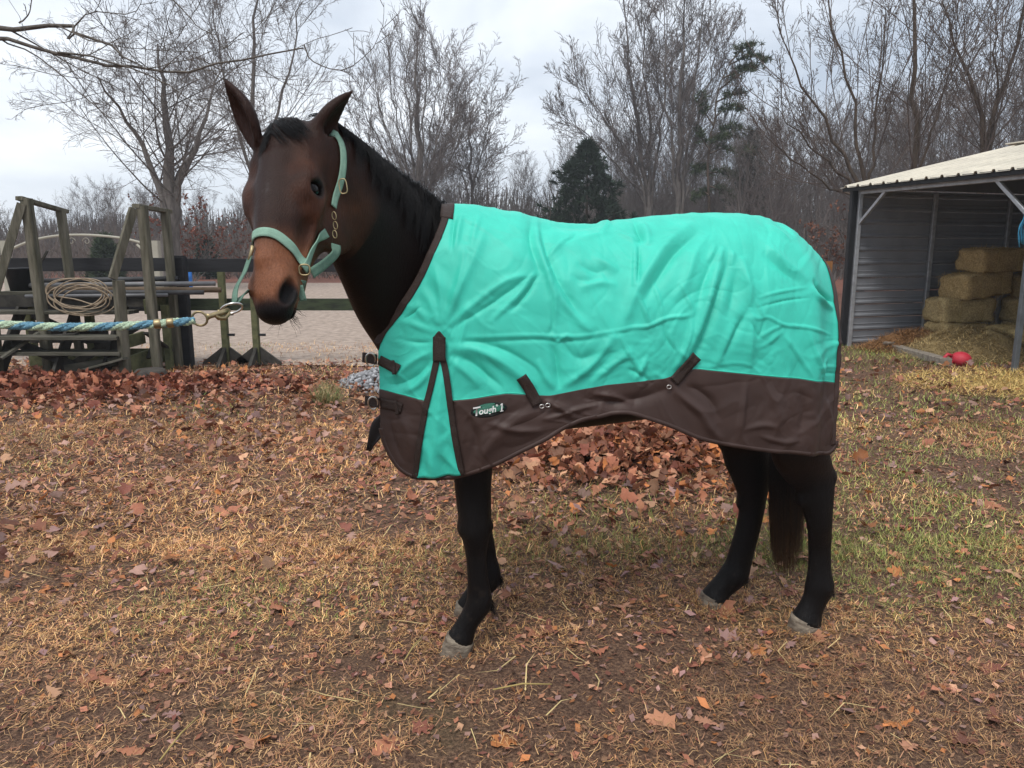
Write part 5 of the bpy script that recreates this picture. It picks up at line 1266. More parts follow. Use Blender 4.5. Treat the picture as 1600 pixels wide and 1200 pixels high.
# folds, traced where the cloth shows them: (points in photo pixels, half width px, height mm, kind)
# kind: 1 ridge, -1 valley, 2 step (lit one side, shaded the other)
FOLDS = [
 # radiating from the shoulder gusset
 ([(697, 512), (735, 480), (790, 440), (838, 430)], 7, 5.5, 1), ([(700, 516), (760, 480), (815, 440), (840, 420)], 5, -4, 1),
 ([(693, 508), (708, 470), (722, 420), (726, 380)], 9, 5, 1), ([(690, 508), (690, 470), (684, 430), (676, 408)], 8, 4.5, 1),
 ([(697, 508), (715, 462), (740, 405), (760, 350)], 10, 5, 1), ([(686, 508), (672, 470), (655, 450)], 8, 4, 1),
 ([(712, 390), (716, 360), (722, 335)], 6, 5, 1), ([(706, 395), (708, 360), (712, 335)], 5, -4, 1), ([(735, 395), (742, 360), (750, 335)], 7, 4, 1),
 ([(700, 528), (760, 526), (830, 524), (900, 526), (965, 517), (1010, 514)], 3, 2.4, 1), ([(700, 534), (760, 534), (830, 531), (900, 533), (960, 525)], 4, -2.2, 1),
 ([(701, 540), (740, 545), (780, 562), (815, 588), (840, 605)], 12, 8, 1), ([(702, 552), (735, 566), (765, 590), (790, 608)], 9, -7, 1), ([(703, 560), (728, 580), (750, 604)], 8, 6, 1),
 ([(700, 535), (745, 536), (790, 548), (830, 570), (850, 590)], 8, -5, 1),
 ([(678, 548), (650, 562), (625, 582), (605, 590)], 8, 5, 1), ([(676, 560), (655, 585), (625, 600), (605, 600)], 8, -5, 1), ([(674, 575), (655, 600), (635, 612)], 6, 5, 1),
 ([(680, 520), (650, 508), (625, 500)], 6, 3.5, 1), ([(680, 535), (650, 535), (620, 528)], 5, -3, 1), ([(650, 470), (658, 490), (672, 505)], 5, 3, 1), ([(630, 500), (645, 490), (660, 478)], 4, -3, 1),
 # hollow behind the withers, the long crease down to the barrel
 ([(836, 338), (838, 370), (845, 400), (858, 435), (866, 470), (862, 515)], 8, 9, 1), ([(830, 342), (828, 375), (836, 405), (846, 430)], 10, -7, 1),
 ([(842, 350), (852, 390), (872, 440), (890, 470), (910, 505)], 10, -6, 1), ([(838, 420), (815, 455), (790, 480), (765, 505)], 5, 5, 1), ([(842, 428), (820, 462), (795, 490)], 5, -6, 1),
 ([(862, 440), (864, 480), (862, 515), (852, 524)], 4, -5, 1), ([(868, 440), (880, 470), (905, 500), (925, 520)], 9, 6, 1),
 ([(850, 410), (862, 395), (880, 378), (895, 370)], 4, 3, 1), ([(880, 380), (896, 372), (902, 362)], 4, -3, 1), ([(862, 354), (900, 352), (950, 350)], 10, -7, 1), ([(900, 375), (930, 368), (955, 362)], 6, 4, 1),
 ([(925, 400), (945, 412), (965, 425)], 9, 4, 1), ([(900, 412), (930, 425), (950, 420)], 8, -4, 1), ([(905, 450), (940, 442), (965, 446)], 8, 4, 1), ([(890, 430), (915, 440), (940, 434)], 8, -3, 1),
 # loin: the peak and its folds
 ([(950, 344), (946, 356), (938, 364)], 5, 7, 1), ([(985, 343), (996, 360), (1002, 375), (990, 378)], 7, -8, 1), ([(1000, 345), (1010, 362), (1012, 385)], 8, 6, 1), ([(960, 362), (985, 372), (1000, 378)], 6, 4, 1),
 ([(992, 382), (992, 415), (990, 450)], 4, 6, 1), ([(998, 382), (998, 415), (996, 448)], 4, -5, 1),
 # long sweeping folds from the croup down to the flank
 ([(1085, 345), (1045, 380), (1015, 420), (990, 465), (975, 505), (960, 520)], 13, 10, 1), ([(1095, 358), (1055, 395), (1025, 440), (1002, 475)], 11, -9, 1),
 ([(1105, 372), (1085, 400), (1072, 440), (1050, 470)], 10, 6, 1), ([(1128, 395), (1115, 440), (1100, 490), (1085, 530), (1062, 575)], 10, 10, 1), ([(1116, 398), (1100, 440), (1088, 480)], 9, -6, 1), ([(1140, 398), (1128, 440), (1112, 490), (1095, 535), (1078, 570)], 10, -9, 1),
 ([(1118, 382), (1106, 410)], 5, 4, 1), ([(1130, 385), (1122, 410)], 5, 4, 1), ([(1145, 392), (1142, 415)], 5, 4, 1), ([(1160, 400), (1164, 425), (1170, 450), (1170, 480)], 10, 8, 1), ([(1150, 420), (1146, 460), (1135, 500)], 14, -8, 1),
 ([(1168, 482), (1160, 500), (1148, 520), (1128, 560)], 8, -7, 1), ([(1175, 490), (1172, 540), (1172, 585)], 8, 5, 1), ([(1150, 500), (1130, 545), (1115, 575)], 10, 6, 1),
 ([(1185, 372), (1215, 400), (1245, 425), (1262, 440)], 12, 6, 1), ([(1190, 395), (1220, 420), (1250, 445)], 10, -5, 1), ([(1205, 345), (1225, 355), (1240, 368)], 6, -7, 1), ([(1195, 350), (1215, 362), (1235, 376)], 6, 5, 1),
 # rump: strap fold and packing creases
 ([(1270, 436), (1280, 455), (1302, 474)], 6, -11, 1), ([(1268, 446), (1278, 466), (1300, 484)], 6, 8, 1), ([(1300, 478), (1304, 520), (1300, 560)], 6, 5, 1),
 ([(1180, 467), (1220, 456), (1262, 449)], 2.4, 3.2, 1), ([(1180, 482), (1225, 470), (1266, 465)], 2.4, -3.2, 1), ([(1180, 467), (1186, 482), (1190, 495)], 2.4, 3, 1),
 ([(1170, 482), (1180, 498), (1200, 496), (1225, 508), (1262, 512), (1300, 524)], 2.6, 3.5, 1), ([(1195, 496), (1188, 520), (1182, 530)], 2.6, -3, 1), ([(1185, 528), (1205, 516), (1222, 508)], 3, 3, 1), ([(1188, 545), (1210, 528), (1225, 515)], 4, 3, 1),
 ([(1170, 500), (1185, 528)], 3, -3, 1), ([(1222, 520), (1250, 560), (1270, 590)], 5, 3.5, 1), ([(1262, 510), (1275, 555), (1283, 590)], 5, 4, 1), ([(1290, 560), (1282, 578), (1284, 598)], 4, 4.5, 1), ([(1275, 575), (1305, 573)], 3, 2.5, 1), ([(1278, 584), (1306, 583)], 3, -2.5, 1),
 # flank packing creases
 ([(965, 517), (985, 512), (1012, 510), (1035, 500), (1050, 496), (1082, 494)], 3, 4.5, 1), ([(995, 460), (1008, 490), (1016, 510)], 4, 5, 1), ([(966, 520), (980, 548), (995, 572), (1010, 600)], 3.5, 4.5, 1), ([(1020, 440), (1030, 470), (1035, 498)], 3.5, 3.5, 1), ([(1060, 440), (1080, 480), (1082, 494)], 3.5, 3.5, 1),
 ([(1035, 505), (1042, 530), (1056, 550)], 4, -4, 1), ([(1082, 496), (1075, 530), (1060, 565), (1050, 580)], 5, 6, 1), ([(960, 520), (945, 545), (925, 570), (900, 590), (875, 606)], 9, 7, 1), ([(990, 545), (970, 560), (945, 580), (920, 602)], 8, 5, 1), ([(980, 575), (1000, 585), (1020, 600)], 5, -5, 1), ([(1012, 555), (1000, 580), (990, 596)], 6, 5, 1),
 ([(860, 530), (868, 560), (872, 590), (876, 608)], 9, -8, 1), ([(875, 530), (905, 560), (950, 545)], 10, -4, 1), ([(862, 523), (872, 533), (885, 524), (895, 530)], 3, 4, 1), ([(840, 560), (850, 585), (866, 608)], 7, 5, 1),
 # the brown skirt
 ([(1165, 592), (1160, 640), (1152, 690)], 6, 5, 1), ([(1050, 610), (1090, 640), (1110, 670), (1130, 690)], 9, 7, 1), ([(1075, 600), (1110, 625), (1125, 660)], 8, -6, 1), ([(1200, 600), (1215, 650), (1205, 690)], 12, 5, 1), ([(1250, 605), (1255, 650), (1245, 695)], 12, -5, 1), ([(1185, 680), (1220, 690), (1250, 688)], 5, 4, 1), ([(1160, 672), (1190, 664), (1215, 668)], 6, 4, 1), ([(1285, 620), (1295, 660), (1290, 695)], 8, 5, 1),
 ([(850, 625), (880, 640), (900, 655)], 6, 7, 1), ([(840, 640), (800, 660), (770, 690), (750, 720)], 14, 6, 1), ([(730, 650), (745, 690), (740, 725)], 10, -5, 1), ([(760, 660), (810, 672), (850, 672)], 7, 5, 1), ([(900, 620), (950, 628), (1000, 622), (1050, 605)], 12, -7, 1), ([(925, 615), (960, 620), (990, 632)], 6, 5, 1), ([(845, 655), (870, 650), (900, 640), (940, 632)], 5, 4, 1), ([(625, 640), (640, 680), (645, 720)], 9, 4, 1), ([(610, 650), (618, 690), (632, 722)], 6, -4, 1),
]
FOLD_H = [(np.array([side(u, v) for u, v in pts]), w, a) for pts, w, a, k in FOLDS]
PXM = 2.72 / F_PX

def seg_dist(x, z, poly):
    best = np.full(x.shape, 9.0); tot = np.linalg.norm(np.diff(poly, axis=0), axis=1).sum(); run = 0; par = np.zeros(x.shape)
    for (x0, z0), (x1, z1) in zip(poly[:-1], poly[1:]):
        dx, dz = x1 - x0, z1 - z0; L2 = dx*dx + dz*dz + 1e-12
        t = np.clip(((x - x0)*dx + (z - z0)*dz) / L2, 0, 1)
        d = np.hypot(x - x0 - t*dx, z - z0 - t*dz)
        b = d < best; best = np.where(b, d, best); par = np.where(b, (run + t * math.sqrt(L2)) / tot, par); run += math.sqrt(L2)
    return best, par
FOLD_S = [(spline(p, 4 * len(p)), w, a) for p, w, a in FOLD_H]

def folds(x, z):
    sh = x.shape; x = x.ravel(); z = z.ravel()
    d = np.zeros(x.shape)
    for poly, w, a in FOLD_S:
        wm = w * PXM * .82
        lo, hi = poly.min(0) - 3*wm, poly.max(0) + 3*wm
        k = np.nonzero((x > lo[0]) & (x < hi[0]) & (z > lo[1]) & (z < hi[1]))[0]
        if not len(k): continue
        ds, t = seg_dist(x[k], z[k], poly)
        prof = .55*np.exp(-(ds / wm)**2 * 1.3) + .45*np.exp(-np.sqrt((ds / wm)**2 + .02) * 2.4)
        d[k] += a * 1.9e-3 * prof * 1.12 * np.clip(np.sin(np.pi * t), 0, 1)**.75
    P = np.c_[x, z]
    warp = np.c_[vnoise(P*5, 41), vnoise(P*5, 42)] * .12
    d += .0040 * vnoise((P + warp) * np.array([5.0, 3.4]), 21) + .0022 * vnoise((P + warp) @ np.array([[.8, .6], [-.6, .8]]) * np.array([13, 6]), 22) + .0010 * vnoise((P + warp) * 31, 23)
    rg = 1 - np.abs(vnoise((P + warp) @ np.array([[.7, -.7], [.7, .7]]) * np.array([9, 5]), 24)); d += .0034 * rg**7
    rg = 1 - np.abs(vnoise((P + warp) @ np.array([[.8, .6], [-.6, .8]]) * np.array([15, 7]), 25)); d -= .0018 * rg**8
    for q, (an, fx, fy, am) in enumerate(((.5, 22, 8, .0014), (-.7, 26, 9, .0012), (1.2, 20, 9, .0012))):
        ca, sa = math.cos(an), math.sin(an); rg = 1 - np.abs(vnoise((P + warp*1.4) @ np.array([[ca, -sa], [sa, ca]]) * np.array([fx, fy]), 91 + q)); d += am * rg**9 * np.clip(.5 + vnoise(P*3.1, 95 + q), 0, 1.2)
    return d.reshape(sh)

def cloth(x, z, off=0.0, sgn=1, f=None):
    """points of the cloth at (x, z): sgn 1 near side, -1 far side"""
    x = np.asarray(x, float); z = np.asarray(z, float)
    l = lat(x, z); e = .004
    d = (folds(x, z) if f is None else f) + off
    zt = top_z(x)
    gx = (lat(x + e, z) - lat(x - e, z)) / (2*e); gz = (lat(x, np.minimum(z + e, zt)) - lat(x, z - e)) / (np.minimum(z + e, zt) - z + e)
    n = np.stack([-gx, np.ones_like(gx), -gz], -1); n /= np.linalg.norm(n, axis=-1)[..., None]
    P = np.stack([x + n[..., 0]*d, -sgn * (l + n[..., 1]*d), z + n[..., 2]*d], -1)
    return P

def grid_faces(a, b, flip=False, base=0):
    i = np.arange(a*b).reshape(a, b) + base
    F = np.stack([i[:-1, :-1], i[1:, :-1], i[1:, 1:], i[:-1, 1:]], -1).reshape(-1, 4)
    return F[:, ::-1] if flip else F

M_teal = mat('turquoise nylon', (0.045, 0.525, 0.40), 0.52, 0.32, var=.09, var_scale=9, bump=.16, bump_scale=520)
M_brown = mat('brown nylon', (0.052, 0.031, 0.026), 0.5, 0.26, var=.16, var_scale=6, bump=.12, bump_scale=420)
M_strap = mat('brown webbing', (0.030, 0.018, 0.014), 0.6, 0.3, var=.25, var_scale=150, bump=.4, bump_scale=260)
M_stitch = mat('turquoise thread', (0.06, 0.60, 0.43), 0.6, 0.2)
M_steel = mat('nickel hardware', (0.62, 0.60, 0.57), 0.28, 0.5, metal=1.0, var=.15, var_scale=40)
M_inside = mat('dark lining', (0.010, 0.009, 0.010), 0.7, 0.2, var=.2, var_scale=30)

def thick(o, t=.003, off=-1):
    m_ = o.modifiers.new('cloth thickness', 'SOLIDIFY'); m_.thickness = t; m_.offset = off; m_.use_even_offset = False
    return o

# rows follow the arc over the back: parameter a runs from the ridge (or the neckline) to the seam
xs = np.linspace(X_FRONT, X_REAR, 330)
def column_z(x, zb, rows):
    zt = np.where(x < X_WITH, neck(x), top_z(x) - 1e-4)
    t = np.linspace(0, 1, rows)[None, :]
    return zt, t
def panel(rows):
    zt = np.where(xs < X_WITH, np.minimum(neck(xs), top_z(xs) - 1e-4), top_z(xs) - 1e-4)[:, None]; zb = seam(xs)[:, None]
    t = np.linspace(0, 1, rows)[None, :]
    ridge_w = smoothstep(X_WITH - .02, X_WITH + .04, xs)[:, None]
    tt_ = t * (1 - ridge_w * .55) + t**2.3 * ridge_w * .55               # closer rows where the cloth turns over the back
    Z = zt + (zb - zt) * tt_
    return np.repeat(xs[:, None], rows, 1), Z
def close_front(X, P, rows):
    return P
Xn, Zn = panel(170); Pn = cloth(Xn, Zn)
Xf, Zf = panel(50); Pf = cloth(Xf, Zf, sgn=-1)
V = np.concatenate([Pn.reshape(-1, 3), Pf.reshape(-1, 3)])
F1 = grid_faces(330, 170); F2 = grid_faces(330, 50, True, 330*170)
# join the two sides along the back
iw = int(np.searchsorted(xs, X_WITH)); kx = np.arange(iw, 329)
F3 = np.stack([kx*170, 330*170 + kx*50, 330*170 + (kx+1)*50, (kx+1)*170], -1)
# the rump seam: the two sides meet behind, above the tail
body_panel = obj('body_panel', raw_mesh('body_panel', V, np.concatenate([F1, F2, F3]), M_teal, True), blanket); thick(body_panel)
setp(body_panel, 'creased turquoise upper of the blanket')

def skirt(rows, sgn, o_=0.0):
    zs_ = seam(xs)[:, None] + .004; zb = hem(xs)[:, None]
    t = np.linspace(0, 1, rows)[None, :]
    Z = zs_ + (np.minimum(zb, zs_ - .01) - zs_) * t
    X = np.repeat(xs[:, None], rows, 1)
    return cloth(X, Z, o_ + .0025, sgn)
for sgn, rows in ((1, 60), (-1, 24)):
    o = obj('skirt_panel', raw_mesh('skirt_panel', skirt(rows, sgn).reshape(-1, 3), grid_faces(330, rows, sgn < 0), M_brown, True), blanket); thick(o)

# a ribbon of webbing laid on the near side along photo pixels
def ribbon(px, width, off=.005, m=40, name='strap', material=None, parent=None, sgn=1, world_path=None, th=.0025, wid_end=None, rows=5):
    q = np.array([side(u, v) for u, v in px]) if world_path is None else world_path
    q = spline(q, m)
    T = np.gradient(q, axis=0); T /= np.linalg.norm(T, axis=1)[:, None]; N = np.c_[-T[:, 1], T[:, 0]]
    w = np.linspace(width, wid_end if wid_end else width, m)[:, None, None]
    S = np.linspace(-.5, .5, rows)[None, :, None]
    X = (q[:, None] + N[:, None] * S * w)
    X[..., 1] = np.minimum(X[..., 1], top_z(X[..., 0]) - 5e-4)
    P = cloth(X[..., 0], X[..., 1], off, sgn)
    flip = np.cross(T[0], N[0]) < 0
    me = raw_mesh(name, P.reshape(-1, 3), grid_faces(m, rows, sgn < 0), material or M_strap, True)
    o = obj(name, me, parent or blanket); thick(o, th); return o

NECK_PX = [(590, 538), (601, 517), (613, 501), (626, 484), (646, 452), (661, 424), (673, 398), (684, 372), (692, 352), (697, 338)]
for sgn in (1, -1):
    ribbon(NECK_PX, .022, .006, 70, 'neck_binding', sgn=sgn)
    ribbon([(597, 668), (602, 690), (612, 712), (626, 731), (650, 744), (690, 746), (725, 741), (770, 726), (810, 707), (850, 687), (880, 669), (910, 656), (935, 651), (960, 645), (985, 645), (1010, 652), (1050, 666), (1090, 683), (1120, 691), (1150, 696), (1200, 703), (1250, 707), (1288, 708), (1298, 704), (1304, 696), (1306, 688)], .014, .006, 200, 'hem_binding', M_brown, sgn=sgn, rows=3)
    zz = np.linspace(top_z(X_REAR - .009) - .012, hem(X_REAR - .012) + .022, 30)
    ribbon(None, .022, .007, 90, 'rear_binding', M_brown, sgn=sgn, world_path=np.c_[np.full(30, X_REAR - .009), zz])
# collar piece at the withers
ribbon([(700, 320), (699, 333), (698, 342)], .042, .007, 12, 'withers_pad', M_strap)
ribbon([(700, 320), (699, 333), (698, 342)], .042, .007, 12, 'withers_pad', M_strap, sgn=-1)
# thread line over the seam
ribbon([(598, 607), (620, 613), (650, 621), (668, 626)], .0025, .004, 40, 'stitching', M_stitch, rows=2)
ribbon([(703, 625), (740, 622), (790, 614), (830, 616)], .0025, .004, 50, 'stitching', M_stitch, rows=2)
ribbon([(1092, 576), (1110, 578), (1150, 582), (1200, 587), (1250, 591), (1306, 597)], .0025, .004, 80, 'stitching', M_stitch, rows=2)
# shoulder gusset: a proud turquoise wedge between two bound edges
ga = spline(np.array([side(*p) for p in [(688, 556), (680, 590), (668, 640), (659, 690), (652, 743)]]), 60)
gb = spline(np.array([side(*p) for p in [(690, 556), (699, 590), (705, 640), (712, 690), (722, 739)]]), 60)
s_ = np.linspace(0, 1, 28)[None, :, None]
GX = ga[:, None] * (1 - s_) + gb[:, None] * s_
tg = np.linspace(0, 1, 60)[:, None]; sg_ = s_[..., 0]
fg = folds(GX[..., 0], GX[..., 1]) + .007 * tg * np.sin(np.pi * sg_) + .009 * tg * np.sin(sg_ * 9 + tg * 4 + 1) * np.sin(np.pi * sg_) + .004 * smoothstep(.70, .88, tg) * np.sin(sg_ * 14 - tg * 18)
o = obj('gusset', raw_mesh('gusset', cloth(GX[..., 0], GX[..., 1], .012, 1, fg).reshape(-1, 3), grid_faces(60, 28), M_teal, True), blanket); thick(o)
for ed in ([(687, 548), (679, 590), (667, 640), (658, 690), (651, 744)], [(691, 548), (700, 590), (706, 640), (713, 690), (723, 740)]):
    ribbon(ed, .019, .016, 60, 'gusset_binding')
ribbon([(689, 564), (689, 540), (689, 526)], .038, .020, 16, 'gusset_tab')
ribbon([(689, 527), (689, 522), (689, 517)], .037, .020, 8, 'gusset_tab_point', wid_end=.004)

# chest straps with buckles
def chest(px, tail_px, w):
    st = ribbon(px, w, .011, 24, 'chest_strap'); 
    q = side(*px[0]); c = cloth(np.array([q[0] - .006]), np.array([q[1]]), .014)[0]
    return st, c
for px in ([(596, 562), (612, 570), (627, 577)], [(598, 630), (615, 633), (630, 638)]):
    st, c = chest(px, None, .034)
    # the buckle stands off the edge of the chest, over the middle
    m_ = MB(); hwid = .023
    c0 = c + np.array([-.018, -.004, .003])
    ring = [c0 + np.array([math.cos(a)*.016, -math.sin(a)*.008, math.sin(a)*hwid]) for a in np.linspace(0, 2*math.pi, 20, endpoint=False)]
    m_.tube(ring, .003, 8, close=True); m_.build('buckle', M_steel, st, True)
    m_ = MB(); m_.bar(c0 + np.array([.02, .0, 0]), c0 + np.array([-.028, .03, .004]), .034, .006, up=(.4, 1, 0)); m_.build('buckle_strap', M_strap, st)
    loop = MB(); qx = side((px[1][0]+px[2][0])/2, (px[1][1]+px[2][1])/2)
    ribbon([( (px[1][0]+px[2][0])/2 - 2, px[1][1]-8), ((px[1][0]+px[2][0])/2 + 2, px[1][1]+14)], .010, .014, 8, 'keeper', parent=st)
# belly straps
bs1 = ribbon([(814, 588), (826, 606), (840, 632)], .036, .012, 20, 'belly_strap')
bs2 = ribbon([(1088, 556), (1072, 573), (1052, 596)], .036, .012, 20, 'belly_strap')
for px in ((846, 634), (855, 632), (1044, 604)):
    q = side(*px); c = cloth(np.array([q[0]]), np.array([q[1]]), .012)[0]
    m_ = MB(); m_.tube([c + np.array([math.cos(a)*.0075, -.002, math.sin(a)*.006]) for a in np.linspace(0, 2*math.pi, 16, endpoint=False)], .0016, 8, close=True)
    m_.build('strap_ring', M_steel, bs1 if px[0] < 900 else bs2, True)
# the far front flap hanging below the chest, and the dark lining inside the chest opening
fl = [(592, 560, -.02), (598, 600, -.03), (596, 640, -.04), (580, 662, -.10), (574, 704, -.14)]
fr = [(602, 560, .02), (606, 600, .02), (606, 645, .02), (602, 674, -.02), (578, 704, -.13)]
A_ = spline(np.array([hp(*p) for p in fl]), 24); B_ = spline(np.array([hp(*p) for p in fr]), 24)
s_ = np.linspace(0, 1, 10)[None, :, None]; FP = A_[:, None]*(1-s_) + B_[:, None]*s_
FP[..., 0] += .006*np.sin(s_[..., 0]*7 + np.linspace(0, 4, 24)[:, None])
o = obj('chest_flap', raw_mesh('chest_flap', FP.reshape(-1, 3), grid_faces(24, 10), M_inside, True), blanket); thick(o, .004)
setp(o, 'dark flap of the far front hanging below the chest')

# the maker's oval patch with its lettering
pc = np.array(side(764, 640)); a_, b_ = .059, .0235
ang_ = math.atan2(*(np.array(side(790, 635)) - np.array(side(738, 644)))[::-1])
ca_, sa_ = math.cos(ang_), math.sin(ang_)
def patch_pt(x, y, off):
    x = np.asarray(x, float); y = np.asarray(y, float)
    return cloth(pc[0] + x*ca_ - y*sa_, pc[1] + x*sa_ + y*ca_, off)
M_patch = mat('patch cloth', (0.010, 0.012, 0.011), 0.7, 0.2, var=.2, var_scale=200)
M_pgreen = mat('patch green thread', (0.05, 0.17, 0.12), 0.7, 0.2, var=.3, var_scale=300)
M_pwhite = mat('patch white thread', (0.72, 0.72, 0.70), 0.7, 0.2)
def oval(a, b, off, material, name, parent, x0=0, y0=0):
    r = np.linspace(0, 1, 7)[:, None]; t = np.linspace(0, 2*math.pi, 41)[None, :]
    P = patch_pt(x0 + r*a*np.cos(t), y0 + r*b*np.sin(t), off)
    o = obj(name, raw_mesh(name, P.reshape(-1, 3), grid_faces(7, 41), material, True), parent); thick(o, .0015); return o
patch = oval(a_, b_, .006, M_patch, 'logo_patch', blanket)
setp(patch, 'oval dark green maker patch with white lettering')
oval(.050, .0125, .0070, M_pgreen, 'patch_ground', patch, 0, .0005)
oval(.026, .0045, .0070, M_pgreen, 'patch_band', patch, -.002, .0165)
def lettering(txt, size, x0, y0, shear, off, material, name):
    cu = bpy.data.curves.new('lettering', 'FONT'); cu.body = txt; cu.size = size; cu.shear = shear; cu.align_x = 'CENTER'; cu.align_y = 'CENTER'; cu.resolution_u = 3; cu.offset = size * .018
    t = bpy.data.objects.new('lettering', cu); COL.objects.link(t)
    dg = bpy.context.evaluated_depsgraph_get(); me = bpy.data.meshes.new_from_object(t.evaluated_get(dg))
    bpy.data.objects.remove(t)
    co = np.zeros(len(me.vertices)*3, np.float32); me.vertices.foreach_get('co', co); co = co.reshape(-1, 3)
    P = patch_pt(x0 + co[:, 0], y0 + co[:, 1], off)
    me.vertices.foreach_set('co', P.astype(np.float32).ravel()); me.materials.clear(); me.materials.append(material); me.update(); me.name = name
    return obj(name, me, patch)
lettering('T', .040, -.0425, .0005, .25, .0082, M_pwhite, 'lettering')
lettering('ough', .029, -.006, -.001, .28, .0082, M_pwhite, 'lettering')
def strip(pts, name='lettering'):
    q = np.array(pts); obj(name, raw_mesh(name, patch_pt(q[:, 0], q[:, 1], .0082), np.array([[0, 1, 2, 3]]), M_pwhite), patch)
strip([(.0385, -.0085), (.0425, -.0085), (.0485, .0145), (.0445, .0145)]); strip([(.0345, -.0115), (.0455, -.0115), (.0460, -.0090), (.0350, -.0090)]); strip([(.0395, .0085), (.0450, .0118), (.0458, .0148), (.0402, .0112)])
lettering('®', .009, .029, .010, 0, .0082, M_pwhite, 'lettering')

# ------------------------------------------------------------------ halter and lead rope
halter = empty('halter', tuple(HO), HA)
setp(halter, "sage green webbing halter with brass fittings on the horse's head", 'halter')
M_web = mat('sage webbing', (0.23, 0.37, 0.285), 0.75, 0.25, var=.14, var_scale=40, bump=.5, bump_scale=420)
M_web2 = mat('dark green webbing', (0.115, 0.20, 0.15), 0.75, 0.25, var=.2, var_scale=40, bump=.5, bump_scale=420)  # darker green than the other straps, for the throat and chin pieces
M_brass = mat('brass', (0.34, 0.27, 0.155), 0.5, 0.5, metal=1.0, var=.15, var_scale=60)

def skin(u, v, t0=1.4, t1=2.9):
    """where the sight line through the photo pixel first meets the horse"""
    d = toH(W(u, v, 1.0)) - CAM_L
    t = np.arange(t0, t1, .004); P = CAM_L + t[:, None] * d
    ins = np.all((P > B0 + .02) & (P < B1 - .02), 1)
    s = np.where(ins, sdf_at(np.clip(P, B0 + .02, B1 - .02)), .5)
    k = np.nonzero(s < 0)[0]
    return P[k[0]] if len(k) else None

def web(P, width, name='strap', material=None, off=.005, m=40, normals=None, fit=True, th=.003, parent=None):
    """a strip of webbing along horse-space points P, laid on the skin"""
    P = spline(np.array(P), m)
    if fit: P = onto(P, off)
    if fit:
        for _ in range(3): P[1:-1] = (P[:-2] + 2*P[1:-1] + P[2:]) / 4
    N = sdf_grad(P) if normals is None else spline(np.array(normals, float), m)
    if fit:
        for _ in range(4): N[1:-1] = N[:-2] + N[1:-1] + N[2:]; N /= np.linalg.norm(N, axis=1)[:, None]
    T = np.gradient(P, axis=0); T /= np.linalg.norm(T, axis=1)[:, None]
    B = np.cross(N, T); B /= np.linalg.norm(B, axis=1)[:, None]
    rows = np.array([-.5, -.25, 0, .25, .5])
    Q = P[:, None] + B[:, None] * rows[None, :, None] * width
    if fit:
        flat = Q.reshape(-1, 3); d = sdf_at(flat); flat = flat + sdf_grad(flat) * np.clip(off*.8 - d, 0, .02)[:, None]; Q = flat.reshape(Q.shape)
    o = obj(name, raw_mesh(name, Q.reshape(-1, 3), grid_faces(m, 5), material or M_web, True), parent or halter)
    md = o.modifiers.new('webbing thickness', 'SOLIDIFY'); md.thickness = th; md.offset = 0
    return o

ring_l = onto([hw(482, 421, 1.97)], .008)[0]
ring_r = onto([hd(-.060, -.095, .335)], .008)[0]
nose = [ring_r] + [skin(u, v) for u, v in [(392, 372), (402, 366), (417, 364), (432, 369), (448, 381), (462, 398), (473, 414)]] + [ring_l]
nose = [q for q in nose if q is not None]
web(nose, .026, 'noseband', m=50)
jaw = [ring_l, hw(497, 405, 2.0), hw(512, 384, 2.04), hw(521, 362, 2.08)]
web(jaw, .026, 'cheek_strap', m=24)
web([hw(527, 322, 2.12), hw(532, 305, 2.13), hw(536, 285, 2.14), hw(536, 258, 2.15), hw(530, 232, 2.16), hw(520, 212, 2.17)], .022, 'crown_strap', m=30)
web([ring_r, hd(-.075, -.12, .25), hd(-.085, -.14, .14), hd(-.075, -.13, .02)], .025, 'cheek_strap', m=24)
# throat strap under the jaw
cN = [(.9, -.3, -.2)] * 4
web([hw(525, 382, 2.08), hw(524, 396, 2.07), hw(508, 412, 2.03), hw(487, 427, 1.99)], .028, 'throat_strap', M_web2, fit=False, normals=[(.5, -.8, -.1), (.4, -.8, -.3), (.3, -.85, -.3), (.3, -.9, -.1)], m=20)
# chin strap, pulled aside by the lead
bot_ring = hw(362, 482, 1.80)
web([hw(390, 402, 1.93), hw(382, 425, 1.89), hw(369, 450, 1.84), hw(366, 474, 1.81)], .020, 'chin_strap', M_web2, fit=False, normals=[(-.5, -.8, 0)] * 4, m=20)
web([hw(368, 474, 1.81), hw(378, 462, 1.86), hw(395, 455, 1.98), hw(440, 462, 2.02), hw(466, 455, 2.0), hw(472, 438, 1.98)], .022, 'chin_strap', M_web2, fit=False, normals=[(-.3, -.8, .3)] * 3 + [(0, -.6, -.6)] * 3, m=30)
web([hw(468, 446, 1.965), hw(471, 458, 1.965), hw(474, 470, 1.965)], .018, 'strap_end', M_web2, fit=False, normals=[(.2, -1, 0)] * 3, m=8)

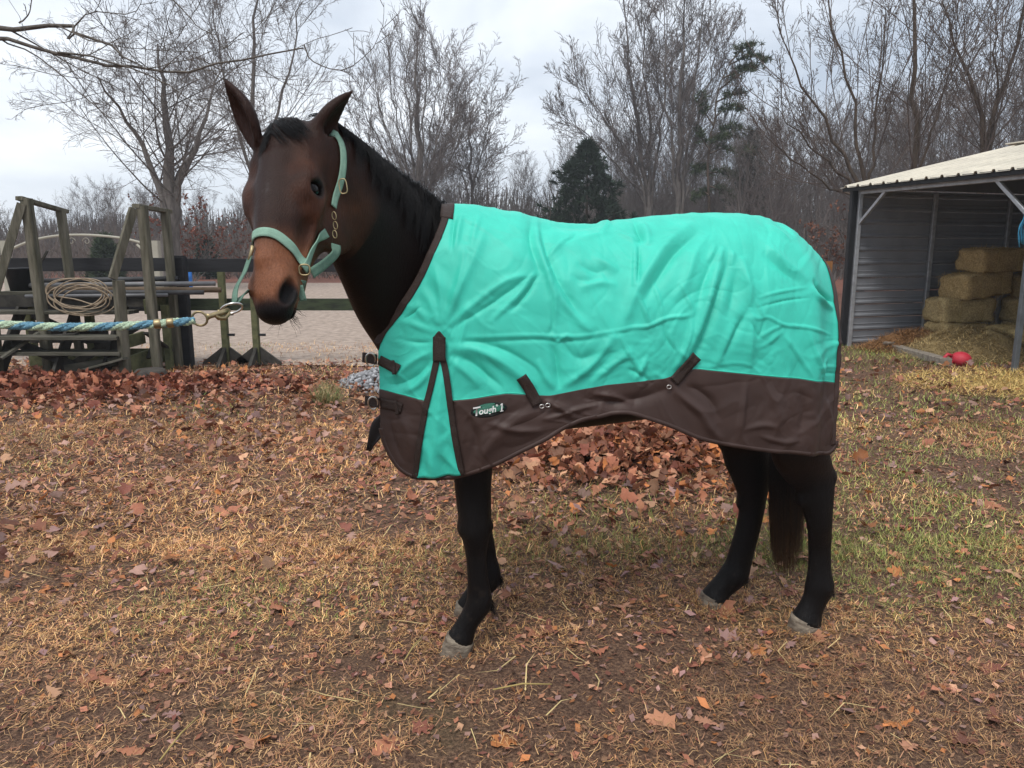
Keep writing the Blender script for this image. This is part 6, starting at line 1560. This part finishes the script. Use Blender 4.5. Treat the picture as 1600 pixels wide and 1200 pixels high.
def loop(c, ax, bx, r1, r2, thick_, name, material, parent=halter, square=1.0, n=28):
    ax = np.array(ax, float); ax /= np.linalg.norm(ax); bx = np.array(bx, float); bx -= ax * (bx @ ax); bx /= np.linalg.norm(bx)
    P = []
    for a in np.linspace(0, 2*math.pi, n, endpoint=False):
        ca, sa = math.cos(a), math.sin(a)
        P.append(np.asarray(c) + ax * r1 * math.copysign(abs(ca)**square, ca) + bx * r2 * math.copysign(abs(sa)**square, sa))
    m_ = MB(); m_.tube(P, thick_, 8, close=True); return m_.build(name, material, parent, True)
vx = np.array([1.0, 0, 0]); vz = np.array([0, 0, 1.0])
loop(ring_l + np.array([0, -.008, 0]), vx, vz, .014, .014, .0024, 'cheek_ring', M_brass, square=.7)
loop(ring_r, s_ax, h_ax, .015, .017, .0032, 'cheek_ring', M_brass, square=.7)
loop(hw(536, 291, 2.125), (.15, -.2, -1), (1, -.2, .1), .021, .011, .0018, 'buckle', M_brass, square=.6)
for u, v, z in ((522, 337, 2.10), (524, 352, 2.095), (523, 366, 2.085)):
    loop(hw(u, v, z), (.2, -.2, -1), (1, -.3, .1), .011, .006, .0015, 'link', M_brass)
m_ = MB(); m_.tube([hw(395, 384, 1.93), hw(393, 393, 1.93), hw(389, 406, 1.92)], [.006, .005, .004], 8); m_.build('strap_clip', M_brass, halter, True)
loop(bot_ring, (1, -.2, .38), (-.2, -.7, .5), .027, .019, .0028, 'lead_ring', M_steel)

# lead rope: four twisted strands, blue and lime, with a brass bolt snap
lead = empty('lead_rope', tuple(HO), HA)
setp(lead, 'blue and lime striped lead rope stretched from the halter ring', 'lead rope')
M_rb = mat('blue rope yarn', (0.15, 0.31, 0.41), 0.8, 0.2, var=.35, var_scale=120, bump=.9, bump_scale=300)
M_rl = mat('lime rope yarn', (0.50, 0.63, 0.45), 0.8, 0.2, var=.30, var_scale=120, bump=.9, bump_scale=300)
rp = spline(np.array([hw(304, 501, 1.72), hw(270, 504, 1.71), hw(200, 509, 1.69), hw(100, 511, 1.66), hw(0, 507, 1.63), hw(-90, 500, 1.60), hw(-260, 488, 1.55)]), 260)
s_len = np.concatenate([[0], np.cumsum(np.linalg.norm(np.diff(rp, axis=0), axis=1))])
T = np.gradient(rp, axis=0); T /= np.linalg.norm(T, axis=1)[:, None]
xx = np.cross(T, vz); xx /= np.linalg.norm(xx, axis=1)[:, None]; yy = np.cross(xx, T)
for k in range(4):
    ph = s_len / .080 * 2 * math.pi + k * math.pi / 2
    r0 = .0040 * np.where(s_len < .012, .7, 1)
    P = rp + (xx * np.cos(ph)[:, None] + yy * np.sin(ph)[:, None]) * np.reshape(r0, (-1, 1))
    m_ = MB(); m_.tube(P, .0060 * (1 + .09 * np.sin(s_len * 900)), 10); m_.build('strand', M_rb if k < 2 else M_rl, lead, True)
def ferrule(u):
    k = int(np.argmin(np.abs(np.array([proj(toW(q[None]))[0][0] for q in rp]) - u)))
    m_ = MB(); m_.tube([rp[k] - T[k]*.008, rp[k] - T[k]*.006, rp[k] + T[k]*.006, rp[k] + T[k]*.008], [.0098, .0110, .0110, .0098], 18); return m_.build('ferrule', M_brass, lead, True)
ferrule(246); ferrule(266)
loop(hw(312, 498, 1.735), (1, -.1, .12), (0, -.25, 1), .017, .017, .0028, 'snap_eye', M_brass, lead)
m_ = MB(); m_.tube([hw(323, 495, 1.745), hw(328, 494, 1.75), hw(334, 492, 1.755), hw(348, 488, 1.77), hw(357, 484, 1.785)], [.0085, .006, .0062, .0066, .005], 10); m_.build('snap_body', M_brass, lead, True)
m_ = MB(); m_.tube([hw(335, 491, 1.755), hw(342, 497, 1.765), hw(351, 497, 1.775), hw(357, 491, 1.782), hw(358, 484, 1.786)], [.005, .0056, .0056, .005, .004], 10); m_.build('snap_hook', M_brass, lead, True)
m_ = MB(); m_.tube([hw(342, 484, 1.765), hw(342, 489, 1.765)], [.003, .003], 8); m_.build('snap_thumb', M_brass, lead, True)

# ------------------------------------------------------------------ leaves, grass, straw on the ground
M_leaf = mat('fallen leaf', (1, 1, 1), .62, .28, attr=True, var=.22, var_scale=60, trans=.12)
M_blade = mat('grass blade', (1, 1, 1), .75, .2, attr=True)
LEAFC = np.array([(.235, .100, .060), (.200, .080, .050), (.290, .140, .085), (.150, .055, .040), (.215, .130, .110), (.175, .105, .100), (.330, .190, .120), (.120, .050, .036), (.265, .135, .090), (.30, .12, .045)]) * 1.6
LEAFC[[4, 5]] *= 1.1; LEAFC *= np.array([1.02, .98, .90])
lg = np.random.default_rng(21)
def leaf_shape(kind, seed):
    """a curled leaf lying at the origin, about 1 long: vertices and faces"""
    g = np.random.default_rng(seed)
    if kind == 'oak':
        t = np.array([0, .10, .20, .30, .40, .50, .60, .70, .80, .90, 1.0]); w = np.array([.02, .08, .06, .20, .09, .30, .11, .26, .10, .15, .01]) * g.uniform(.85, 1.2, 11)
        back = np.array([0, 0, 0, .06, 0, .07, 0, .08, 0, .05, 0])
    elif kind == 'maple':
        t = np.array([0, .08, .16, .30, .42, .55, .70, .84, 1.0]); w = np.array([.02, .30, .20, .48, .24, .40, .14, .16, .01]) * g.uniform(.85, 1.15, 9); back = np.array([0, -.10, 0, .06, 0, .14, 0, .04, 0])
    else:
        t = np.linspace(0, 1, 7); w = .20*np.sin(np.pi*np.clip(t, .03, 1))**.8 + .01; back = t*0
    n = len(t); cu, tw, b = g.uniform(-1.3, 1.8), g.uniform(-.7, .7), g.uniform(-.5, .9)
    V = np.concatenate([np.c_[t, 0*t, 0*t], np.c_[t + back, w, 0*t], np.c_[t + back, -w, 0*t]])
    V[:, 0] -= .5
    V[:, 2] = cu*V[:, 1]**2 + b*(V[:, 0])**2*.6 + tw*V[:, 0]*V[:, 1] + .03*np.sin(V[:, 0]*9 + seed)
    i = np.arange(n - 1)
    F = np.concatenate([np.stack([i, i+1, n+i+1, n+i], 1), np.stack([i, 2*n+i, 2*n+i+1, i+1], 1)])
    return V, F
SHAPES = [leaf_shape(k, s) for s, k in enumerate(['oak']*6 + ['maple']*4 + ['plain']*4)]
def low_shape(kind, seed):
    V, F = leaf_shape(kind, seed); n = len(V)//3; k = {11: [0, 2, 3, 4, 5, 7, 10], 9: [0, 1, 3, 4, 5, 8], 7: [0, 1, 3, 5, 6]}[n]; m = len(k)
    V = np.concatenate([V[np.array(k) + q*n] for q in range(3)]); i = np.arange(m - 1)
    return V, np.concatenate([np.stack([i, i+1, m+i+1, m+i], 1), np.stack([i, 2*m+i, 2*m+i+1, i+1], 1)])
LOW = [low_shape(k, s + 20) for s, k in enumerate(['oak']*6 + ['maple']*4 + ['plain']*4)]
def leaf_mass(P, size, name, label, tilt=.35, parent=None, seed=1, pal=LEAFC):
    g = np.random.default_rng(seed); n = len(P); kind = g.choice(len(SHAPES), n, p=np.array([.10]*6 + [.07]*4 + [.03]*4))
    VV, FF, CC, b = [], [], [], 0
    for k, (V, F) in enumerate(LOW):
        j = np.nonzero(kind == k)[0]; m = len(j)
        if not m: continue
        a = g.random(m)*6.283; tx, ty = g.normal(0, tilt, m), g.normal(0, tilt, m)
        s = size[j]; v = V[None]*s[:, None, None]
        x, y, z = v[..., 0], v[..., 1], v[..., 2]
        y, z = y*np.cos(tx)[:, None] - z*np.sin(tx)[:, None], y*np.sin(tx)[:, None] + z*np.cos(tx)[:, None]
        x, z = x*np.cos(ty)[:, None] + z*np.sin(ty)[:, None], -x*np.sin(ty)[:, None] + z*np.cos(ty)[:, None]
        x, y = x*np.cos(a)[:, None] - y*np.sin(a)[:, None], x*np.sin(a)[:, None] + y*np.cos(a)[:, None]
        low = np.minimum(z.min(1), 0)
        W_ = np.stack([x + P[j, 0:1], y + P[j, 1:2], z - low[:, None]*.8 + P[j, 2:3]], -1)
        VV.append(W_.reshape(-1, 3)); FF.append((F[None] + (np.arange(m)*len(V))[:, None, None]).reshape(-1, 4) + b); b += m*len(V)
        c = pal[g.integers(len(pal), size=m)] * g.uniform(.35, 1.35, (m, 1)); CC.append(np.repeat(c, len(V), 0))
    o = obj(name, raw_mesh(name, np.concatenate(VV), np.concatenate(FF), M_leaf, True, np.concatenate(CC)), parent); setp(o, label, None, None, 'stuff'); return o

def wedge(n, y0, y1, g, mx=.90, pad=.9):
    y = np.sqrt(g.random(n)*(y1**2 - y0**2) + y0**2); x = (g.random(n)*2 - 1)*(y*mx + pad); return x, y
def on_ground(x, y, up=.004): return np.stack([x, y, gh(x, y) + up], 1)

# 300 leaves that can be picked out, each its own piece of the ground
leaf_me = []
for k, (V, F) in enumerate(SHAPES[:10]):
    for q in range(4):
        c = LEAFC[(k*3 + q*2) % len(LEAFC)] * (.85 + .12*q); leaf_me.append(raw_mesh('fallen_leaf', V, F, M_leaf, True, np.tile(c, (len(V), 1))))
x, y = wedge(1400, 1.9, 5.2, lg, .70, .1)
dens = .35 + .65*smoothstep(2.6, 4.4, y) + .3*(x > .8)
keep = np.nonzero(lg.random(1400) < dens)[0][:295]
lx_, ly_ = list(x[keep]), list(y[keep])
for u, v in ((1030, 1135), (1505, 1165), (900, 985), (855, 990), (690, 965)): p = G(u, v); lx_.append(p[0]); ly_.append(p[1])
LZ = gh(np.array(lx_), np.array(ly_))
for k, (a, b, z) in enumerate(zip(lx_, ly_, LZ)):
    o = obj('fallen_leaf', leaf_me[int(lg.integers(len(leaf_me)))], ground); s = lg.uniform(.045, .115); o.location = (a, b, z + .004 + .010*lg.random()); o.scale = (s, s, s); o.rotation_euler = (lg.normal(0, .22), lg.normal(0, .22), lg.random()*6.28)

# the rest of the litter
g = np.random.default_rng(22)
x, y = wedge(30000, 3.0, 9.6, g); P2 = np.stack([x, y], 1)
den = .10 + .30*smoothstep(3.2, 6.5, y) + .22*vnoise(P2*.8, 31) + .20*vnoise(P2*2.4, 32)
drift = np.exp(-(((x + 4.7)/2.0)**2 + ((y - 7.7)/.95)**2)) + .26*np.exp(-(((x + 2.9)/1.3)**2 + ((y - 8.3)/.6)**2)) + .4*np.exp(-(((x - .3)/1.0)**2 + ((y - 5.0)/1.2)**2))
den = np.where(drift > .25, den + drift*.8, den*.60*(1 - .45*(x > 1.2)))
k = g.random(len(x)) < np.clip(den, 0, 1)
leaf_mass(on_ground(x[k], y[k], .012 + .03*g.random(k.sum())), g.uniform(.04, .10, k.sum()), 'leaf_litter', 'scattered brown leaves lying all over the ground', .4, ground, 23)
# deep drift of leaves before the steps
n = 3200; x = g.normal(-4.9, 1.2, n); y = 8.25 - np.abs(g.normal(0, .62, n)); z = .10*np.exp(-(((x + 5)/1.4)**2 + ((y - 7.8)/.5)**2))*g.random(n)
leaf_mass(on_ground(x, y, .015) + np.c_[0*z, 0*z, z], g.uniform(.06, .13, n), 'leaf_drift', 'deep drift of russet leaves in front of the wooden steps', .55, None, 24, LEAFC[[0, 1, 2, 3, 7, 8]]*np.array([1.0, .84, .80]))
# the raked pile behind the horse
n = 4600; a = g.random(n)*6.283; r = np.abs(g.normal(0, .52, n))
x = PILE[0] + r*np.cos(a)*1.15; y = PILE[1] + .15 + r*np.sin(a)*1.15; z = .15*np.exp(-(r*1.5)**2)*(.75 + .35*g.random(n))
leaf_mass(on_ground(x, y, .012) + np.c_[0*z, 0*z, z], g.uniform(.045, .105, n), 'leaf_pile', "raked pile of russet leaves under the horse's belly, beyond it", .6, None, 25, LEAFC[[0, 1, 2, 3, 6, 8, 9, 1]]*np.array([1.0, .95, .92]))
# crumbs of broken leaf
x, y = wedge(26000, 1.7, 5.6, g); n = len(x); a = g.random(n)*6.283; s = g.uniform(.004, .016, n)
P = on_ground(x, y, .006 + .008*g.random(n)); e1 = np.stack([np.cos(a), np.sin(a), g.normal(0, .35, n)], 1)*s[:, None]; e2 = np.stack([-np.sin(a), np.cos(a), g.normal(0, .35, n)], 1)*s[:, None]*g.uniform(.4, .9, (n, 1))
V = np.stack([P - e1, P + e2*.8, P + e1*.9, P - e2], 1).reshape(-1, 3)
o = obj('leaf_crumbs', raw_mesh('leaf_crumbs', V, np.arange(4*n).reshape(-1, 4), M_leaf, False, np.repeat(LEAFC[g.integers(len(LEAFC), size=n)]*g.uniform(.4, 1.1, (n, 1)), 4, 0)), ground); setp(o, 'crumbs of broken leaf trodden into the mud', None, None, 'stuff')

# small bits of leaf everywhere, folded and matted
x, y = wedge(60000, 1.9, 9.6, g); P2 = np.stack([x, y], 1); k = g.random(len(x)) < np.clip(.55 + .35*vnoise(P2*1.1, 35) + .25*vnoise(P2*3.3, 36) - .35*smoothstep(3.2, 2.2, y) - .30*smoothstep(.6, 2.0, x), .06, 1); x, y = x[k], y[k]
n = len(x); a = g.random(n)*6.283; s = g.uniform(.008, .026, n); P = on_ground(x, y, .005 + .016*g.random(n))
e1 = np.stack([np.cos(a), np.sin(a), g.normal(0, .30, n)], 1)*s[:, None]; e2 = np.stack([-np.sin(a), np.cos(a), g.normal(0, .25, n)], 1)*s[:, None]*g.uniform(.35, .8, (n, 1)); up_ = np.array([0, 0, 1.0])*(s*g.uniform(-.1, .5, n))[:, None]
V = np.stack([P - e1, P + e2 + up_, P + e1*g.uniform(.7, 1.2, (n, 1)), P - e2 + up_*g.uniform(.2, 1.2, (n, 1))], 1).reshape(-1, 3); i = np.arange(n)[:, None]*4
o = obj('leaf_bits', raw_mesh('leaf_bits', V, np.concatenate([i + np.array([0, 1, 2]), i + np.array([0, 2, 3])]), M_leaf, False, np.repeat(LEAFC[g.integers(len(LEAFC), size=n)]*g.uniform(.55, 1.5, (n, 1))*np.array([1.03, 1.0, 1.08]), 4, 0)), ground); setp(o, 'small torn and folded leaves matted into the grass', None, None, 'stuff')

# dead grass and thatch
DRY = np.array([(.44, .29, .115), (.33, .20, .095), (.26, .145, .072), (.47, .34, .17), (.20, .105, .062), (.36, .22, .14), (.50, .38, .20)]) * np.array([1.66, 1.42, 1.26])
GREEN = np.array([(.17, .21, .050), (.22, .25, .065), (.29, .28, .095), (.12, .16, .040), (.34, .30, .11)]) * 1.25
def zone(x, y):
    """how green and how bare the ground is"""
    P = np.stack([x, y], 1)
    gr = .5*vnoise(P*.75, 51) + .45*vnoise(P*2.1, 52) - .08
    for (u, v, rx, ry, am) in ((1430, 880, 1.0, .6, .9), (1480, 930, .6, .35, .7), (1340, 850, .6, .45, .6), (1420, 562, 1.3, .7, 1.1), (1500, 640, 1.6, .6, .8), (1400, 720, 1.2, .7, .5), (1560, 800, .8, .6, .6), (110, 745, .5, .5, .6), (950, 800, .9, .5, .15), (230, 900, .5, .35, .4), (480, 940, .4, .3, .3), (1200, 860, .5, .4, .4), (1530, 740, 1., .8, .35)):
        q = G(u, v); gr = gr + am*np.exp(-(((x - q[0])/rx)**2 + ((y - q[1])/ry)**2))
    gr = gr + .40*smoothstep(.6, 2.1, x + .5*vnoise(P*1.7, 57))*smoothstep(2.5, 3.9, y + .7*vnoise(P*1.9, 58))
    gr = gr - .45*np.exp(-(((x + .1)/1.3)**2 + ((y - 2.2)/.55)**2))
    bare = .5 + .5*vnoise(P*1.6, 53) + .4*vnoise(P*5.5, 54) + .55*np.exp(-(((x - .05)/.55)**2 + ((y - 2.35)/.45)**2)) + .4*np.exp(-(((x + 1.3)/.7)**2 + ((y - 2.1)/.5)**2))
    return gr, bare
def turf(n, y0, y1, Lr, Wr, name, label, seed, flat=.75, green=True, mx=.90):
    g = np.random.default_rng(seed); x, y = wedge(n, y0, y1, g, mx)
    tuft = g.random(n) < .55; cx = np.round(x/.11 + g.normal(0, .12, n))*.11; cy = np.round(y/.11 + g.normal(0, .12, n))*.11
    x = np.where(tuft, cx + .6*(x - cx), x); y = np.where(tuft, cy + .6*(y - cy), y)
    gr, bare = zone(x, y); k = g.random(n) > np.clip(bare*1.25 - .45, 0, .96)
    inp = ((x - PILE[0])/.7)**2 + ((y - PILE[1] - .15)/.7)**2 < 1; k &= ~(inp & (g.random(n) < .8))
    x, y, gr = x[k], y[k], gr[k]; n = len(x)
    isg = g.random(n) < np.clip(gr*.95 - .12, 0, .88)
    el = np.where(isg, g.uniform(.5, 1.2, n), np.where(g.random(n) < flat, g.normal(.06, .14, n), g.uniform(.2, 1.1, n)))
    az = g.random(n)*6.283
    D = np.stack([np.cos(az)*np.cos(el), np.sin(az)*np.cos(el), np.sin(el)], 1)
    patch = vnoise(np.stack([x*1.3, y*1.3], 1), 61); ci = np.clip((g.random(n)*len(DRY)).astype(int), 0, len(DRY) - 1)
    c = np.where(isg[:, None], GREEN[g.integers(len(GREEN), size=n)], DRY[ci]) * g.uniform(.35, 1.35, (n, 1)) * (1 + .40*patch)[:, None]
    near = smoothstep(2.9, 2.1, y)[:, None] * ~isg[:, None] * .45; c = c*(1 - near) + np.array([.26, .135, .085])*near
    V, F, C = blades(on_ground(x, y, .003 + .012*g.random(n)), D, g.uniform(*Lr, n)*np.where(isg, .8, 1), g.uniform(*Wr, n), c, .7, g)
    o = obj(name, raw_mesh(name, V, F, M_blade, False, C)); setp(o, label, None, None, 'stuff'); return o
turf(138000, 1.6, 3.6, (.012, .052), (.0006, .0014), 'thatch', 'short dead thatch and grass in the foreground', 33, .80)
turf(95000, 3.3, 6.2, (.03, .085), (.0010, .0022), 'grass', 'mixed dead and green grass around the horse', 34, .70)
turf(70000, 5.9, 11.5, (.04, .11), (.0018, .0040), 'rough_grass', 'rough pale grass towards the fence and shed', 35, .6, mx=.92)
# single straws, the long ones lying where the photograph shows them
g = np.random.default_rng(36)
x, y = wedge(420, 1.7, 6.5, g, .75, .2); n = len(x); az = g.random(n)*6.283
V, F, C = blades(on_ground(x, y, .016), np.stack([np.cos(az), np.sin(az), g.normal(0.02, .08, n)], 1), g.uniform(.08, .24, n), g.uniform(.0012, .0026, n), np.array([.62, .47, .22])*g.uniform(.7, 1.15, (n, 1)), .5, g)
o = obj('straws', raw_mesh('straws', V, F, M_blade, False, C)); setp(o, 'loose straws lying on the grass', None, None, 'stuff')
for k, (a, b, lb) in enumerate((((250, 1195), (312, 1130), 'long yellow straw at the bottom left edge'), ((770, 1092), (862, 1088), 'long straw lying flat below the front hoof'), ((632, 1040), (662, 1008), 'bent straw just left of the front hoof'), ((336, 742), (380, 747), 'long pale straw lying in the grass at left'))):
    p, q = G(*a), G(*b); p[2] = gh(p[0:1], p[1:2])[0] + .02; q[2] = gh(q[0:1], q[1:2])[0] + .035
    o = empty('straw', tuple(p)); m_ = MB(); m_.tube([(0, 0, 0), (q - p)*.5 + np.array([0, .006, .008]), q - p], [.0026, .0028, .0018], 6); m_.build('stalk', M_twine, o, True); setp(o, lb, 'straw', 'single long straws')
# blades standing round the hooves
g = np.random.default_rng(38); PB, DB = [], []
for u, v in ((709, 1022), (718, 966), (1256, 985), (1112, 945)):
    c = G(u, v); n = 130; az = g.random(n)*6.283; rr = g.uniform(.055, .13, n); xx_, yy_ = c[0] + np.cos(az)*rr, c[1] + np.sin(az)*rr
    PB.append(on_ground(xx_, yy_, 0)); el = g.uniform(.4, 1.2, n); a2 = az + g.normal(0, .9, n); DB.append(np.stack([np.cos(a2)*np.cos(el), np.sin(a2)*np.cos(el), np.sin(el)], 1))
PB, DB = np.concatenate(PB), np.concatenate(DB); n = len(PB)
V, F, C = blades(PB, DB, g.uniform(.02, .055, n), g.uniform(.0008, .0016, n), DRY[g.integers(len(DRY), size=n)]*g.uniform(.45, 1.1, (n, 1)), .8, g)
o = obj('hoof_grass', raw_mesh('hoof_grass', V, F, M_blade, False, C)); setp(o, 'short dead grass standing around the hooves', None, None, 'stuff')
# tussock by the gravel
g = np.random.default_rng(37); n = 260; c = G(512, 632); az = g.random(n)*6.283; el = g.uniform(.5, 1.35, n)
V, F, C = blades(np.stack([g.normal(0, .05, n), g.normal(0, .05, n), 0*az], 1), np.stack([np.cos(az)*np.cos(el), np.sin(az)*np.cos(el), np.sin(el)], 1), g.uniform(.12, .30, n), g.uniform(.002, .0035, n), np.where(g.random((n, 1)) < .5, np.array([[.42, .33, .17]]), np.array([[.16, .19, .07]]))*g.uniform(.7, 1.2, (n, 1)), .8, g)
ts = obj('grass_tussock', raw_mesh('grass_tussock', V, F, M_blade, False, C), None, (c[0], c[1], 0)); setp(ts, "pale grass tussock left of the horse's chest", 'tussock')

# ------------------------------------------------------------------ damp air: far things fade a little
hz = bpy.data.materials.new('damp air'); hz.use_nodes = True
hn, hl = hz.node_tree.nodes, hz.node_tree.links
hn.remove(hn['Principled BSDF'])
pv = hn.new('ShaderNodeVolumePrincipled'); pv.inputs['Color'].default_value = (.86, .90, .95, 1); pv.inputs['Density'].default_value = .0012; pv.inputs['Anisotropy'].default_value = 0.0
hl.new(pv.outputs['Volume'], hn['Material Output'].inputs['Volume'])
m_ = MB(); a, b = (-215, -45, -1.2), (215, 315, 30)
m_.add([(x, y, z) for x in (a[0], b[0]) for y in (a[1], b[1]) for z in (a[2], b[2])], [(0, 1, 3, 2), (4, 6, 7, 5), (0, 4, 5, 1), (2, 3, 7, 6), (0, 2, 6, 4), (1, 5, 7, 3)])
haze = m_.build('haze', hz); setp(haze, 'thin damp haze in the winter air', None, None, 'stuff')
